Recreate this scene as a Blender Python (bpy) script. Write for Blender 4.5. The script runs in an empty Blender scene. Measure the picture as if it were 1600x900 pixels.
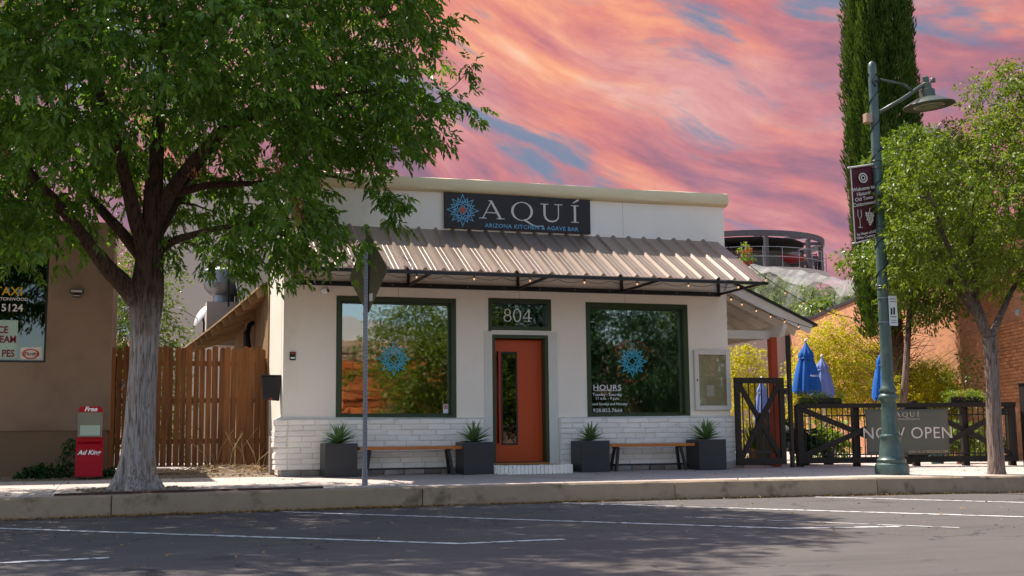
import bpy, math, random
import numpy as np
from mathutils import Vector, Matrix

random.seed(7)
RNG = np.random.default_rng(7)
scene = bpy.context.scene
COL = scene.collection
R_ = math.radians

# ------------------------------------------------------------------ camera
FPX = 1880.0
YAW, PITCH, ROLL = R_(17.75), R_(7.2), R_(-0.62)
CAM = Vector((-2.4716, -20.3, 0.5557))
fwd = Vector((math.sin(YAW) * math.cos(PITCH), math.cos(YAW) * math.cos(PITCH), math.sin(PITCH)))
rgt0 = Vector((math.cos(YAW), -math.sin(YAW), 0))
up0 = rgt0.cross(fwd)
rgt = rgt0 * math.cos(ROLL) + up0 * math.sin(ROLL)
upv = up0 * math.cos(ROLL) - rgt0 * math.sin(ROLL)
cd = bpy.data.cameras.new('camera')
cd.sensor_width = 36.0
cd.lens = FPX / 1600 * 36.0
cd.clip_start = 0.1
cd.clip_end = 3000
cam = bpy.data.objects.new('camera', cd)
COL.objects.link(cam)
cam.matrix_world = Matrix(((rgt.x, upv.x, -fwd.x, CAM.x), (rgt.y, upv.y, -fwd.y, CAM.y),
                           (rgt.z, upv.z, -fwd.z, CAM.z), (0, 0, 0, 1)))
scene.camera = cam


def at(px, py, Y):
    """point of the vertical plane y = Y seen at a pixel of the 1600 x 900 photograph (for measuring)"""
    d = rgt * ((px - 800) / FPX) - upv * ((py - 450) / FPX) + fwd
    return CAM + d * ((Y - CAM.y) / d.y)


# ------------------------------------------------------------------ node helper
class NG:
    def __init__(s, nt):
        s.nt = nt
        s.n = nt.nodes
        s.l = nt.links
        s.n.clear()

    def node(s, t, **kw):
        nd = s.n.new(t)
        for k, v in kw.items():
            setattr(nd, k, v)
        return nd

    def put(s, sock, v):
        if v is None:
            return
        if isinstance(v, bpy.types.NodeSocket):
            s.l.new(v, sock)
        elif isinstance(v, (tuple, list)) and sock.type == 'RGBA' and len(v) == 3:
            sock.default_value = (*v, 1)
        else:
            sock.default_value = v

    def math(s, op, a, b=None, c=None, clamp=False):
        nd = s.node('ShaderNodeMath', operation=op, use_clamp=clamp)
        for i, v in enumerate((a, b, c)):
            s.put(nd.inputs[i], v)
        return nd.outputs[0]

    def mix(s, fac, a, b, blend='MIX'):
        nd = s.node('ShaderNodeMix', data_type='RGBA', blend_type=blend)
        s.put(nd.inputs[0], fac)
        s.put(nd.inputs[6], a)
        s.put(nd.inputs[7], b)
        return nd.outputs[2]

    def noise(s, vec, scale, detail=4, rough=.55, dist=0, out=0):
        nd = s.node('ShaderNodeTexNoise')
        s.put(nd.inputs['Vector'], vec)
        s.put(nd.inputs['Scale'], scale)
        s.put(nd.inputs['Detail'], detail)
        s.put(nd.inputs['Roughness'], rough)
        s.put(nd.inputs['Distortion'], dist)
        return nd.outputs[out]

    def ramp(s, fac, stops, interp='LINEAR'):
        nd = s.node('ShaderNodeValToRGB')
        cr = nd.color_ramp
        cr.interpolation = interp
        while len(cr.elements) < len(stops):
            cr.elements.new(.5)
        for e, (p, c) in zip(cr.elements, stops):
            e.position = p
            e.color = (*c, 1) if len(c) == 3 else c
        s.put(nd.inputs[0], fac)
        return nd.outputs[0]

    def smooth(s, v, a, b):
        nd = s.node('ShaderNodeMapRange', interpolation_type='SMOOTHSTEP')
        s.put(nd.inputs[0], v)
        nd.inputs[1].default_value = a
        nd.inputs[2].default_value = b
        return nd.outputs[0]

    def combine(s, x, y, z):
        nd = s.node('ShaderNodeCombineXYZ')
        for i, v in enumerate((x, y, z)):
            s.put(nd.inputs[i], v)
        return nd.outputs[0]

    def mapping(s, vec, scale=(1, 1, 1), loc=(0, 0, 0), rot=(0, 0, 0)):
        nd = s.node('ShaderNodeMapping')
        s.put(nd.inputs[0], vec)
        nd.inputs['Location'].default_value = loc
        nd.inputs['Rotation'].default_value = rot
        nd.inputs['Scale'].default_value = scale
        return nd.outputs[0]


# ------------------------------------------------------------------ sky and sun
# light travels towards +X, -Y (the sun stands high behind the building, to the left)
SUN_EL = R_(57.5)
SUN_H = Vector((-0.584, 0.811, 0))          # horizontal direction towards the sun
world = bpy.data.worlds.new('World')
scene.world = world
world.use_nodes = True
g = NG(world.node_tree)
out = g.node('ShaderNodeOutputWorld')
bg = g.node('ShaderNodeBackground')
g.l.new(bg.outputs[0], out.inputs[0])
sky = g.node('ShaderNodeTexSky', sky_type='NISHITA')
sky.sun_disc = False
sky.sun_elevation = SUN_EL
sky.sun_rotation = math.atan2(SUN_H.x, SUN_H.y)
sky.air_density = 1.0
sky.dust_density = 1.2
sky.ozone_density = 1.0
tc = g.node('ShaderNodeTexCoord')
sep = g.node('ShaderNodeSeparateXYZ')
g.l.new(tc.outputs['Generated'], sep.inputs[0])
dx, dy, dz = sep.outputs
right = g.math('SUBTRACT', g.math('MULTIPLY', dx, math.cos(YAW)), g.math('MULTIPLY', dy, math.sin(YAW)))
front = g.math('ADD', g.math('MULTIPLY', dx, math.sin(YAW)), g.math('MULTIPLY', dy, math.cos(YAW)))
az = g.math('ARCTAN2', right, front)
el = g.math('ARCSINE', dz)
# long streaks of cloud that fan down towards the right
EXPO = 1.22
wv = g.combine(g.math('MULTIPLY', az, 2.6), g.math('MULTIPLY', el, 4.5), 0.0)
warp = g.math('SUBTRACT', g.noise(wv, 1.0, 2, .5), 0.5)
A = g.math('SUBTRACT', R_(24), g.math('MULTIPLY', az, 0.30))          # the streaks flatten out to the right
ca, sa = g.math('COSINE', A), g.math('SINE', A)
s_ = g.math('SUBTRACT', g.math('MULTIPLY', az, ca), g.math('MULTIPLY', el, sa))
t_ = g.math('ADD', g.math('MULTIPLY', az, sa), g.math('MULTIPLY', el, ca))
t2 = g.math('ADD', t_, g.math('MULTIPLY', warp, 0.13))
def streak(fs, ft, seed, det, ro):
    return g.noise(g.combine(g.math('MULTIPLY', s_, fs), g.math('MULTIPLY', t2, ft), seed), 1.0, det, ro)


n1 = g.math('ADD', g.math('MULTIPLY', streak(3.0, 10.5, 6.2, 6, .60), .68), g.math('MULTIPLY', streak(3.8, 24.0, 8.9, 8, .62), .44))
n1 = g.math('SUBTRACT', n1, .06)          # light and dark bands
n2 = streak(3.0, 10.0, 31.7, 4, .55)          # broad change of hue
n3 = streak(9.0, 46.0, 1.3, 6, .68)          # fine combing
n4 = streak(22.0, 44.0, 5.0, 4, .6)          # ripples
n5 = streak(5.2, 24.0, 47.3, 6, .6)          # gaps
fine = g.math('ADD', g.math('MULTIPLY', g.math('SUBTRACT', n3, .5), .46), g.math('MULTIPLY', g.math('SUBTRACT', n4, .5), .26))
cl = g.math('ADD', g.math('ADD', g.math('MULTIPLY', g.math('SUBTRACT', n1, .5), 1.75), fine), .54)
gl = g.math('SUBTRACT', 0.10, g.math('MULTIPLY', g.math('POWER', g.math('SUBTRACT', az, 0.02), 2.0), 1.1))
cl = g.math('ADD', cl, gl)
warm = g.ramp(cl, [(0.22, (0.24, 0.15, 0.215)), (0.38, (0.43, 0.185, 0.235)), (0.52, (0.66, 0.225, 0.235)),
                   (0.66, (0.83, 0.30, 0.235)), (0.80, (0.97, 0.43, 0.26)), (0.95, (1.0, 0.60, 0.40))])
rose = g.ramp(cl, [(0.22, (0.20, 0.155, 0.235)), (0.40, (0.36, 0.19, 0.27)), (0.58, (0.60, 0.25, 0.29)),
                   (0.75, (0.74, 0.36, 0.36)), (0.95, (0.86, 0.52, 0.47))])
pink = g.mix(g.smooth(n2, .44, .62), warm, rose)
# gaps where blue sky shows between the streaks
gap = g.smooth(g.math('ADD', n5, g.math('MULTIPLY', fine, .30)), .505, .66)
pink = g.mix(g.math('MULTIPLY', gap, .90), pink, (0.165, 0.265, 0.40))
# the clouds lose the glow and turn violet away from it
vio = g.math('MULTIPLY', g.smooth(g.math('ADD', az, g.math('MULTIPLY', g.math('SUBTRACT', n1, .5), -.9)), .18, .66), .55)
pink = g.mix(vio, pink, (0.23, 0.15, 0.27))
pk = 2 ** -EXPO
pink = g.mix(1.0, pink, (pk, pk, pk), 'MULTIPLY')
# day sky with white cloud behind the photographer
wc = g.smooth(g.noise(g.mapping(tc.outputs['Generated'], (1, 1, 2.2)), 2.3, 6, .6), .50, .68)
day = g.mix(1.0, sky.outputs[0], (0.115, 0.115, 0.115), 'MULTIPLY')
day = g.mix(g.math('MULTIPLY', wc, .65), day, (0.62, 0.62, 0.63))
m_ = g.math('MULTIPLY', g.smooth(front, -0.05, 0.62), g.smooth(el, R_(62), R_(34)))
g.l.new(g.mix(m_, day, pink), bg.inputs[0])
bg.inputs[1].default_value = 1.0

sl = bpy.data.lights.new('sun', 'SUN')
sl.energy = 3.85
sl.angle = R_(0.53)
sl.color = (1.0, 0.93, 0.84)
sun = bpy.data.objects.new('sun', sl)
COL.objects.link(sun)
sd = Vector((SUN_H.x * math.cos(SUN_EL), SUN_H.y * math.cos(SUN_EL), math.sin(SUN_EL)))
sun.rotation_euler = sd.to_track_quat('Z', 'Y').to_euler()
sun.location = (-10, 20, 30)

scene.view_settings.view_transform = 'Standard'
scene.view_settings.look = 'None'
scene.view_settings.exposure = EXPO
scene.view_settings.gamma = 1.0
scene.view_settings.use_curve_mapping = False
scene.cycles.max_bounces = 8
scene.cycles.transparent_max_bounces = 12
scene.cycles.use_denoising = True


# ------------------------------------------------------------------ materials
def mat(name, col, rough=.7, metal=0., var=.12, vscale=4., bump=0., bscale=40., spec=.3, col2=None, c2scale=1.5,
        c2lo=.45, c2hi=.7, rnd=0., stretch=(1, 1, 1), coat=0.):
    """plain surface: colour with soft mottling, an optional second colour in patches, fine relief"""
    m = bpy.data.materials.new(name)
    m.use_nodes = True
    g = NG(m.node_tree)
    o = g.node('ShaderNodeOutputMaterial')
    b = g.node('ShaderNodeBsdfPrincipled')
    g.l.new(b.outputs[0], o.inputs[0])
    tc = g.node('ShaderNodeTexCoord').outputs['Object']
    if rnd:
        oi = g.node('ShaderNodeObjectInfo')
        va = g.node('ShaderNodeVectorMath', operation='ADD')
        g.l.new(tc, va.inputs[0])
        cb = g.combine(g.math('MULTIPLY', oi.outputs['Random'], 37.), g.math('MULTIPLY', oi.outputs['Random'], 91.), 0.)
        g.l.new(cb, va.inputs[1])
        tc = va.outputs[0]
    tv = g.mapping(tc, stretch)
    base = col
    if col2 is not None:
        f = g.smooth(g.noise(tv, c2scale, 5, .6), c2lo, c2hi)
        base = g.mix(f, col, col2)
    n = g.noise(tv, vscale, 6, .6)
    k = g.math('ADD', 1 - var, g.math('MULTIPLY', n, 2 * var))
    if rnd:
        k = g.math('MULTIPLY', k, g.math('ADD', 1 - rnd, g.math('MULTIPLY', oi.outputs['Random'], 2 * rnd)))
    kc = g.combine(k, k, k)
    g.put(b.inputs['Base Color'], g.mix(1.0, base if isinstance(base, bpy.types.NodeSocket) else (*col,), kc, 'MULTIPLY'))
    b.inputs['Roughness'].default_value = rough
    b.inputs['Metallic'].default_value = metal
    b.inputs['Specular IOR Level'].default_value = spec
    if coat:
        b.inputs['Coat Weight'].default_value = coat
    if bump:
        bp = g.node('ShaderNodeBump')
        bp.inputs['Strength'].default_value = 1.0
        bp.inputs['Distance'].default_value = bump
        g.l.new(g.noise(tv, bscale, 5, .6), bp.inputs['Height'])
        g.l.new(bp.outputs[0], b.inputs['Normal'])
    return m


def leafmat(name, c1, c2, trans=.45, rough=.5, spec=.25, var=.35):
    m = bpy.data.materials.new(name)
    m.use_nodes = True
    g = NG(m.node_tree)
    o = g.node('ShaderNodeOutputMaterial')
    b = g.node('ShaderNodeBsdfPrincipled')
    t = g.node('ShaderNodeBsdfTranslucent')
    mx = g.node('ShaderNodeMixShader')
    mx.inputs[0].default_value = trans
    ge = g.node('ShaderNodeNewGeometry')
    r = ge.outputs['Random Per Island']
    c = g.mix(r, c1, c2)
    n = g.noise(g.node('ShaderNodeTexCoord').outputs['Object'], 1.3, 3)
    k = g.math('ADD', 1 - var, g.math('MULTIPLY', n, 2 * var))
    c = g.mix(1.0, c, g.combine(k, k, k), 'MULTIPLY')
    g.l.new(c, b.inputs['Base Color'])
    b.inputs['Roughness'].default_value = rough
    b.inputs['Specular IOR Level'].default_value = spec
    tcol = g.mix(1.0, c, (1.25, 1.35, .55), 'MULTIPLY')
    g.l.new(tcol, t.inputs[0])
    g.l.new(b.outputs[0], mx.inputs[1])
    g.l.new(t.outputs[0], mx.inputs[2])
    g.l.new(mx.outputs[0], o.inputs[0])
    return m


def glassmat(name, refl=.32, tint=(.55, .6, .58)):
    m = bpy.data.materials.new(name)
    m.use_nodes = True
    g = NG(m.node_tree)
    o = g.node('ShaderNodeOutputMaterial')
    t = g.node('ShaderNodeBsdfTransparent')
    t.inputs[0].default_value = (*tint, 1)
    gl = g.node('ShaderNodeBsdfGlossy')
    gl.inputs['Roughness'].default_value = 0.02
    gl.inputs['Color'].default_value = (.95, 1, .98, 1)
    lw = g.node('ShaderNodeLayerWeight')
    lw.inputs[0].default_value = .5
    f = g.math('ADD', refl, g.math('MULTIPLY', g.math('POWER', lw.outputs['Facing'], 4.0), 1 - refl))
    # old float glass is never quite flat
    bp = g.node('ShaderNodeBump')
    bp.inputs['Distance'].default_value = .0012
    g.l.new(g.noise(g.node('ShaderNodeTexCoord').outputs['Object'], 1.6, 2), bp.inputs['Height'])
    g.l.new(bp.outputs[0], gl.inputs['Normal'])
    mx = g.node('ShaderNodeMixShader')
    g.l.new(f, mx.inputs[0])
    g.l.new(t.outputs[0], mx.inputs[1])
    g.l.new(gl.outputs[0], mx.inputs[2])
    g.l.new(mx.outputs[0], o.inputs[0])
    return m


def glowmat(name, col, strength):
    m = bpy.data.materials.new(name)
    m.use_nodes = True
    g = NG(m.node_tree)
    o = g.node('ShaderNodeOutputMaterial')
    e = g.node('ShaderNodeEmission')
    e.inputs[0].default_value = (*col, 1)
    e.inputs[1].default_value = strength
    g.l.new(e.outputs[0], o.inputs[0])
    return m


M = {}
M['stucco'] = mat('white_stucco', (.86, .775, .665), .85, var=.09, vscale=1.2, bump=.003, bscale=55, col2=(.70, .60, .48), c2scale=1.1, c2lo=.55, c2hi=.85, stretch=(1.2, 1, .6))
M['cornice'] = mat('cream_cornice', (.74, .60, .38), .8, var=.10, vscale=1.5, bump=.003, bscale=40)
M['wbrick'] = mat('painted_brick', (.86, .80, .72), .6, var=.10, vscale=7, bump=.008, bscale=14, rnd=.06, spec=.35, col2=(.55, .5, .43), c2scale=4, c2lo=.62, c2hi=.8)
M['mortar'] = mat('painted_mortar', (.66, .61, .54), .9, var=.15, vscale=10, bump=.004, bscale=60)
M['stone'] = mat('foundation_stone', (.27, .22, .18), .9, var=.3, vscale=5, bump=.008, bscale=20, rnd=.25, col2=(.36, .33, .32), c2scale=3)
M['green'] = mat('dark_green_paint', (.030, .050, .016), .4, var=.12, spec=.4)
M['black'] = mat('black_paint', (.012, .011, .010), .45, var=.15, spec=.4)
M['brownblack'] = mat('black_stained_timber', (.018, .013, .010), .55, var=.3, vscale=6, bump=.002, bscale=30, spec=.3, rnd=.15)
M['orange'] = mat('orange_door_paint', (.52, .068, .010), .35, var=.10, vscale=2, spec=.35)
M['plank'] = mat('varnished_orange_timber', (.50, .15, .022), .4, var=.22, vscale=3, stretch=(.6, 9, 9), spec=.4)
M['planter'] = mat('charcoal_planter', (.030, .029, .031), .42, var=.22, vscale=2.5, spec=.4, bump=.0012, bscale=18)
M['soil'] = mat('potting_soil', (.05, .03, .02), .95, var=.3, bump=.01)
M['tin'] = mat('ribbed_metal_sheet', (.27, .198, .152), .33, metal=.42, var=.16, vscale=2.2, stretch=(1.5, .35, .35), spec=.5, col2=(.19, .135, .10), c2scale=2.0, c2lo=.5, c2hi=.75)
M['steel'] = mat('galvanised_steel', (.22, .23, .25), .45, metal=.6, var=.2, vscale=9, spec=.5)
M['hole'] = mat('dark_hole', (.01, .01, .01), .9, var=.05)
M['signback'] = mat('sign_back', (.20, .19, .12), .45, metal=.5, var=.3, vscale=3, stretch=(1, 1, .3))
M['asphalt'] = None
M['concrete'] = mat('sidewalk_concrete', (.46, .38, .335), .9, var=.14, vscale=2.2, bump=.0025, bscale=70, col2=(.36, .29, .25), c2scale=.9, c2lo=.5, c2hi=.75, rnd=.05)
M['kerb'] = mat('kerb_concrete', (.34, .245, .160), .92, var=.22, vscale=3.5, bump=.006, bscale=26, col2=(.15, .105, .068), c2scale=2.6, c2lo=.52, c2hi=.72, rnd=.08)
M['dirt'] = mat('dirt', (.20, .145, .10), .95, var=.3, vscale=6, bump=.02, bscale=25)
M['patio'] = mat('patio_concrete', (.42, .36, .32), .9, var=.15, vscale=3, bump=.003)
M['gravel'] = mat('gravel_stone', (.24, .18, .13), .9, var=.4, vscale=20, rnd=.2)
M['paint'] = mat('worn_white_road_paint', (.62, .59, .56), .7, var=.2, vscale=30, col2=(.15, .13, .12), c2scale=9, c2lo=.50, c2hi=.62)
M['fencewood'] = mat('stained_cedar', (.225, .088, .025), .6, var=.42, vscale=3.5, stretch=(7, 7, .5), bump=.002, bscale=20, rnd=.22, col2=(.12, .042, .014), c2scale=2.2, c2lo=.45, c2hi=.75)
M['tan'] = mat('tan_stucco', (.235, .155, .105), .9, var=.10, vscale=1.3, bump=.004, bscale=60, col2=(.19, .12, .08), c2scale=.8)
M['tanlow'] = mat('tan_stucco_plinth', (.165, .105, .062), .92, var=.14, vscale=1.5, bump=.004, bscale=50)
M['beige'] = mat('beige_render', (.42, .35, .30), .9, var=.08, vscale=1.0, bump=.003)
M['siding'] = mat('tan_board', (.30, .185, .085), .7, var=.25, vscale=3, stretch=(5, 5, .5), rnd=.14)
M['rafter'] = mat('brown_rafter', (.40, .27, .14), .75, var=.3, vscale=4, rnd=.15)
M['shingle'] = mat('weathered_roofing', (.16, .12, .09), .9, var=.3, vscale=8, bump=.006)
M['whitewood'] = mat('white_painted_timber', (.66, .62, .55), .6, var=.10, vscale=3)
M['redpost'] = mat('red_painted_timber', (.40, .060, .022), .5, var=.15)
M['lampgreen'] = mat('green_cast_iron', (.045, .083, .070), .40, var=.25, vscale=5, spec=.5, col2=(.085, .12, .10), c2scale=4)
M['lamphead'] = mat('lamp_head_paint', (.070, .080, .060), .38, var=.18, spec=.5)
M['lens'] = mat('lamp_glass', (.35, .33, .30), .2, var=.2, spec=.6)
M['maroon'] = mat('maroon_cloth', (.085, .014, .020), .7, var=.12)
M['cream'] = mat('cream_print', (.62, .56, .50), .6, var=.06)
M['whiteprint'] = mat('white_print', (.84, .84, .84), .5, var=.03)
M['signbrown'] = mat('dark_sign_board', (.022, .014, .012), .45, var=.12, spec=.3)
M['blueprint'] = mat('blue_print', (.13, .36, .52), .5, var=.05)
M['blueline'] = mat('cyan_vinyl', (.05, .38, .54), .5, var=.04)
M['redprint'] = mat('rust_print', (.42, .070, .030), .5, var=.05)
M['darkred'] = mat('dark_red_print', (.16, .012, .018), .5, var=.05)
M['yellowprint'] = mat('yellow_print', (.55, .33, .02), .5, var=.05)
M['poster'] = mat('pale_green_poster', (.36, .46, .38), .6, var=.06)
M['newsred'] = mat('red_newspaper_box', (.36, .003, .012), .5, var=.16, vscale=2, spec=.2)
M['newsgrey'] = mat('clear_plastic_door', (.15, .14, .09), .25, var=.2, spec=.5)
M['banner'] = mat('grey_vinyl_banner', (.105, .105, .085), .5, var=.14, vscale=2, bump=.006, bscale=3, spec=.4)
M['blue'] = mat('blue_canvas', (.012, .11, .42), .7, var=.2, vscale=3)
M['paleblue'] = mat('faded_blue_canvas', (.17, .23, .48), .7, var=.2, vscale=3)
M['kraft'] = mat('beige_cork', (.46, .38, .24), .85, var=.07, vscale=3)
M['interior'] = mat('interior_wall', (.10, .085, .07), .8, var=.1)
M['wood_in'] = mat('chair_wood', (.34, .15, .05), .4, var=.2)
M['white'] = mat('white_plastic', (.66, .65, .64), .45, var=.04)
M['orangebrick'] = mat('orange_brick', (.47, .195, .085), .85, var=.18, vscale=9, bump=.004, bscale=40, rnd=.22)
M['obmortar'] = None
M['coping'] = mat('black_coping', (.02, .02, .022), .5)
M['red'] = mat('red_panel', (.38, .03, .03), .5)
M['net'] = None
M['greybar'] = mat('grey_steel_beam', (.085, .07, .072), .5, metal=.4, var=.15)
M['pot'] = mat('dark_glazed_pot', (.045, .045, .045), .35, var=.2, spec=.5)
M['tealpot'] = mat('teal_pot', (.06, .16, .16), .35, var=.2)
M['claypot'] = mat('clay_pot', (.42, .20, .10), .8, var=.15)
M['weave'] = mat('grey_weave', (.16, .15, .145), .8, var=.4, vscale=60)
M['bulb'] = glowmat('warm_bulb', (1.0, .50, .25), .6)
M['glass'] = glassmat('shop_glass', .24)
M['darkglass'] = glassmat('dark_shop_glass', .12, (.35, .36, .36))
M['redrock'] = mat('red_sandstone', (.46, .13, .035), .9, var=.3, vscale=3, bump=.03, bscale=6, rnd=.25, col2=(.34, .085, .02), c2scale=2)
M['palerock'] = mat('pale_sandstone', (.50, .34, .24), .9, var=.25, vscale=3, bump=.02, bscale=6, rnd=.2)
M['wire'] = mat('black_wire', (.012, .012, .012), .6)
M['seed'] = leafmat('dry_seed_wing', (.36, .12, .045), (.50, .22, .10), .3)
M['litter'] = leafmat('dry_leaf', (.46, .27, .07), (.24, .11, .035), .15)
M['straw'] = mat('dry_straw', (.36, .25, .14), .9, var=.3)
M['leafA'] = leafmat('ash_leaf', (.050, .130, .015), (.165, .270, .030), .54, .40, .5, .5)
M['leafB'] = leafmat('bright_small_leaf', (.095, .145, .012), (.21, .25, .024), .46, .45, .4)
M['leafC'] = leafmat('glossy_dark_leaf', (.075, .125, .012), (.17, .215, .022), .44, .4, .45)
M['leafY'] = leafmat('yellow_green_leaf', (.36, .33, .015), (.58, .48, .03), .45, .55, .2)
M['leafG'] = leafmat('reed_leaf', (.12, .22, .02), (.25, .32, .04), .44, .45, .35)
M['leafD'] = leafmat('deep_green_leaf', (.012, .042, .012), (.03, .085, .02), .30, .5, .3)
M['cyp'] = leafmat('cypress_spray', (.030, .065, .010), (.095, .140, .018), .30, .7, .15, .45)
M['cypdead'] = leafmat('dead_cypress_twig', (.13, .055, .025), (.22, .11, .05), .15, .8, .1)
M['yucca'] = leafmat('yucca_blade', (.10, .20, .07), (.17, .26, .09), .25, .4, .4, .2)


def asphalt():
    m = bpy.data.materials.new('asphalt')
    m.use_nodes = True
    g = NG(m.node_tree)
    o = g.node('ShaderNodeOutputMaterial')
    b = g.node('ShaderNodeBsdfPrincipled')
    g.l.new(b.outputs[0], o.inputs[0])
    tc = g.node('ShaderNodeTexCoord').outputs['Object']
    n1 = g.noise(tc, .45, 6, .65)
    n2 = g.noise(tc, 130., 3, .7)
    n3 = g.noise(g.mapping(tc, (.35, 2.4, 1), rot=(0, 0, .35)), 1.2, 5, .6)
    c = g.mix(n1, (.078, .066, .060), (.138, .120, .110))
    c = g.mix(g.math('MULTIPLY', g.smooth(n3, .5, .72), .40), c, (.058, .050, .047))
    k = g.math('ADD', .55, g.math('MULTIPLY', n2, .9))
    c = g.mix(1., c, g.combine(k, k, k), 'MULTIPLY')
    vo = g.node('ShaderNodeTexVoronoi')
    g.put(vo.inputs['Vector'], tc)
    vo.inputs['Scale'].default_value = 55.
    c = g.mix(g.math('MULTIPLY', g.math('LESS_THAN', vo.outputs['Distance'], .16), .45), c, (.22, .19, .175))
    vb = g.node('ShaderNodeTexVoronoi')                       # darker stones picked out of the surface
    g.put(vb.inputs['Vector'], tc)
    vb.inputs['Scale'].default_value = 31.
    c = g.mix(g.math('MULTIPLY', g.math('LESS_THAN', vb.outputs['Distance'], .13), .7), c, (.025, .022, .021))
    # cracks
    wn = g.noise(tc, 1.7, 5, .65, 0, 1)
    va = g.node('ShaderNodeVectorMath', operation='MULTIPLY_ADD')
    g.l.new(wn, va.inputs[0])
    va.inputs[1].default_value = (.9, .9, 0)
    g.l.new(tc, va.inputs[2])
    vc = g.node('ShaderNodeTexVoronoi', feature='DISTANCE_TO_EDGE')
    g.l.new(va.outputs[0], vc.inputs['Vector'])
    vc.inputs['Scale'].default_value = .42
    crack = g.math('MULTIPLY', g.math('LESS_THAN', vc.outputs['Distance'], .006), g.smooth(g.noise(tc, .6, 3), .48, .56))
    c = g.mix(g.math('MULTIPLY', crack, .75), c, (.022, .019, .018))
    # oil spots
    vs = g.node('ShaderNodeTexVoronoi')
    g.l.new(va.outputs[0], vs.inputs['Vector'])
    vs.inputs['Scale'].default_value = .75
    c = g.mix(g.math('MULTIPLY', g.smooth(vs.outputs['Distance'], .20, .06), .55), c, (.035, .030, .028))
    g.l.new(c, b.inputs['Base Color'])
    b.inputs['Roughness'].default_value = .85
    b.inputs['Specular IOR Level'].default_value = .25
    bp = g.node('ShaderNodeBump')
    bp.inputs['Distance'].default_value = .006
    g.l.new(n2, bp.inputs['Height'])
    g.l.new(bp.outputs[0], b.inputs['Normal'])
    return m


def barkmat(name, pale, dark, z0, z1):
    """furrowed bark; the weathered pale bark of the lower trunk gives way to dark bark above"""
    m = bpy.data.materials.new(name)
    m.use_nodes = True
    g = NG(m.node_tree)
    o = g.node('ShaderNodeOutputMaterial')
    b = g.node('ShaderNodeBsdfPrincipled')
    g.l.new(b.outputs[0], o.inputs[0])
    tc = g.node('ShaderNodeTexCoord').outputs['Object']
    tv = g.mapping(tc, (1, 1, .085))
    n = g.noise(tv, 42., 5, .6, .6)
    nb = g.noise(tc, 2.2, 4)
    sp = g.node('ShaderNodeSeparateXYZ')
    g.l.new(tc, sp.inputs[0])
    h = g.math('ADD', sp.outputs[2], g.math('MULTIPLY', g.math('SUBTRACT', nb, .5), 1.2))
    f = g.smooth(h, z0, z1)
    fur = g.smooth(n, .36, .55)
    lo = g.mix(fur, (pale[0] * .42, pale[1] * .37, pale[2] * .32), pale)
    hi = g.mix(fur, (dark[0] * .35, dark[1] * .3, dark[2] * .3), dark)
    lo = g.mix(g.math('MULTIPLY', g.smooth(g.noise(g.mapping(tc, (1, 1, .25)), 6., 4), .55, .7), .55), lo, (.30, .17, .075))
    g.l.new(g.mix(f, lo, hi), b.inputs['Base Color'])
    b.inputs['Roughness'].default_value = .92
    b.inputs['Specular IOR Level'].default_value = .15
    bp = g.node('ShaderNodeBump')
    bp.inputs['Distance'].default_value = .035
    g.l.new(n, bp.inputs['Height'])
    g.l.new(bp.outputs[0], b.inputs['Normal'])
    return m


def brickwallmat():
    m = bpy.data.materials.new('orange_brick_courses')
    m.use_nodes = True
    g = NG(m.node_tree)
    o = g.node('ShaderNodeOutputMaterial')
    b = g.node('ShaderNodeBsdfPrincipled')
    g.l.new(b.outputs[0], o.inputs[0])
    tc = g.node('ShaderNodeTexCoord').outputs['Object']
    sp = g.node('ShaderNodeSeparateXYZ')
    g.l.new(tc, sp.inputs[0])
    v = g.combine(sp.outputs[0], sp.outputs[2], 0.)
    br = g.node('ShaderNodeTexBrick')
    g.put(br.inputs['Vector'], v)
    br.inputs['Color1'].default_value = (.50, .20, .085, 1)
    br.inputs['Color2'].default_value = (.34, .13, .06, 1)
    br.inputs['Mortar'].default_value = (.36, .22, .14, 1)
    br.inputs['Scale'].default_value = 1.
    br.inputs['Mortar Size'].default_value = .006
    br.inputs['Brick Width'].default_value = .22
    br.inputs['Row Height'].default_value = .076
    n = g.noise(tc, .8, 5)
    k = g.math('ADD', .75, g.math('MULTIPLY', n, .5))
    g.l.new(g.mix(1., br.outputs[0], g.combine(k, k, k), 'MULTIPLY'), b.inputs['Base Color'])
    b.inputs['Roughness'].default_value = .9
    return m


def netmat(lo=.10, hi=.26):
    m = bpy.data.materials.new('shade_net')
    m.use_nodes = True
    g = NG(m.node_tree)
    o = g.node('ShaderNodeOutputMaterial')
    b = g.node('ShaderNodeBsdfPrincipled')
    t = g.node('ShaderNodeBsdfTransparent')
    b.inputs['Base Color'].default_value = (.34, .335, .32, 1)
    b.inputs['Roughness'].default_value = .8
    mx = g.node('ShaderNodeMixShader')
    n = g.noise(g.node('ShaderNodeTexCoord').outputs['Object'], .9, 5, .6)
    g.l.new(g.math('ADD', lo, g.math('MULTIPLY', g.smooth(n, .45, .68), hi)), mx.inputs[0])
    g.l.new(t.outputs[0], mx.inputs[1])
    g.l.new(b.outputs[0], mx.inputs[2])
    g.l.new(mx.outputs[0], o.inputs[0])
    return m


M['asphalt'] = asphalt()
M['obmortar'] = brickwallmat()
M['net'] = netmat()
M['netfold'] = netmat(.26, .30)
M['barkA'] = barkmat('pale_furrowed_bark', (.40, .345, .31), (.085, .052, .034), 1.9, 2.9)
M['barkB'] = barkmat('grey_brown_bark', (.27, .20, .165), (.11, .075, .052), 1.9, 3.2)

# ------------------------------------------------------------------ mesh and object helpers
WLOC = {}


def wl(o):
    return WLOC.get(o.name, Vector((0, 0, 0))) if o is not None else Vector((0, 0, 0))


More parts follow.
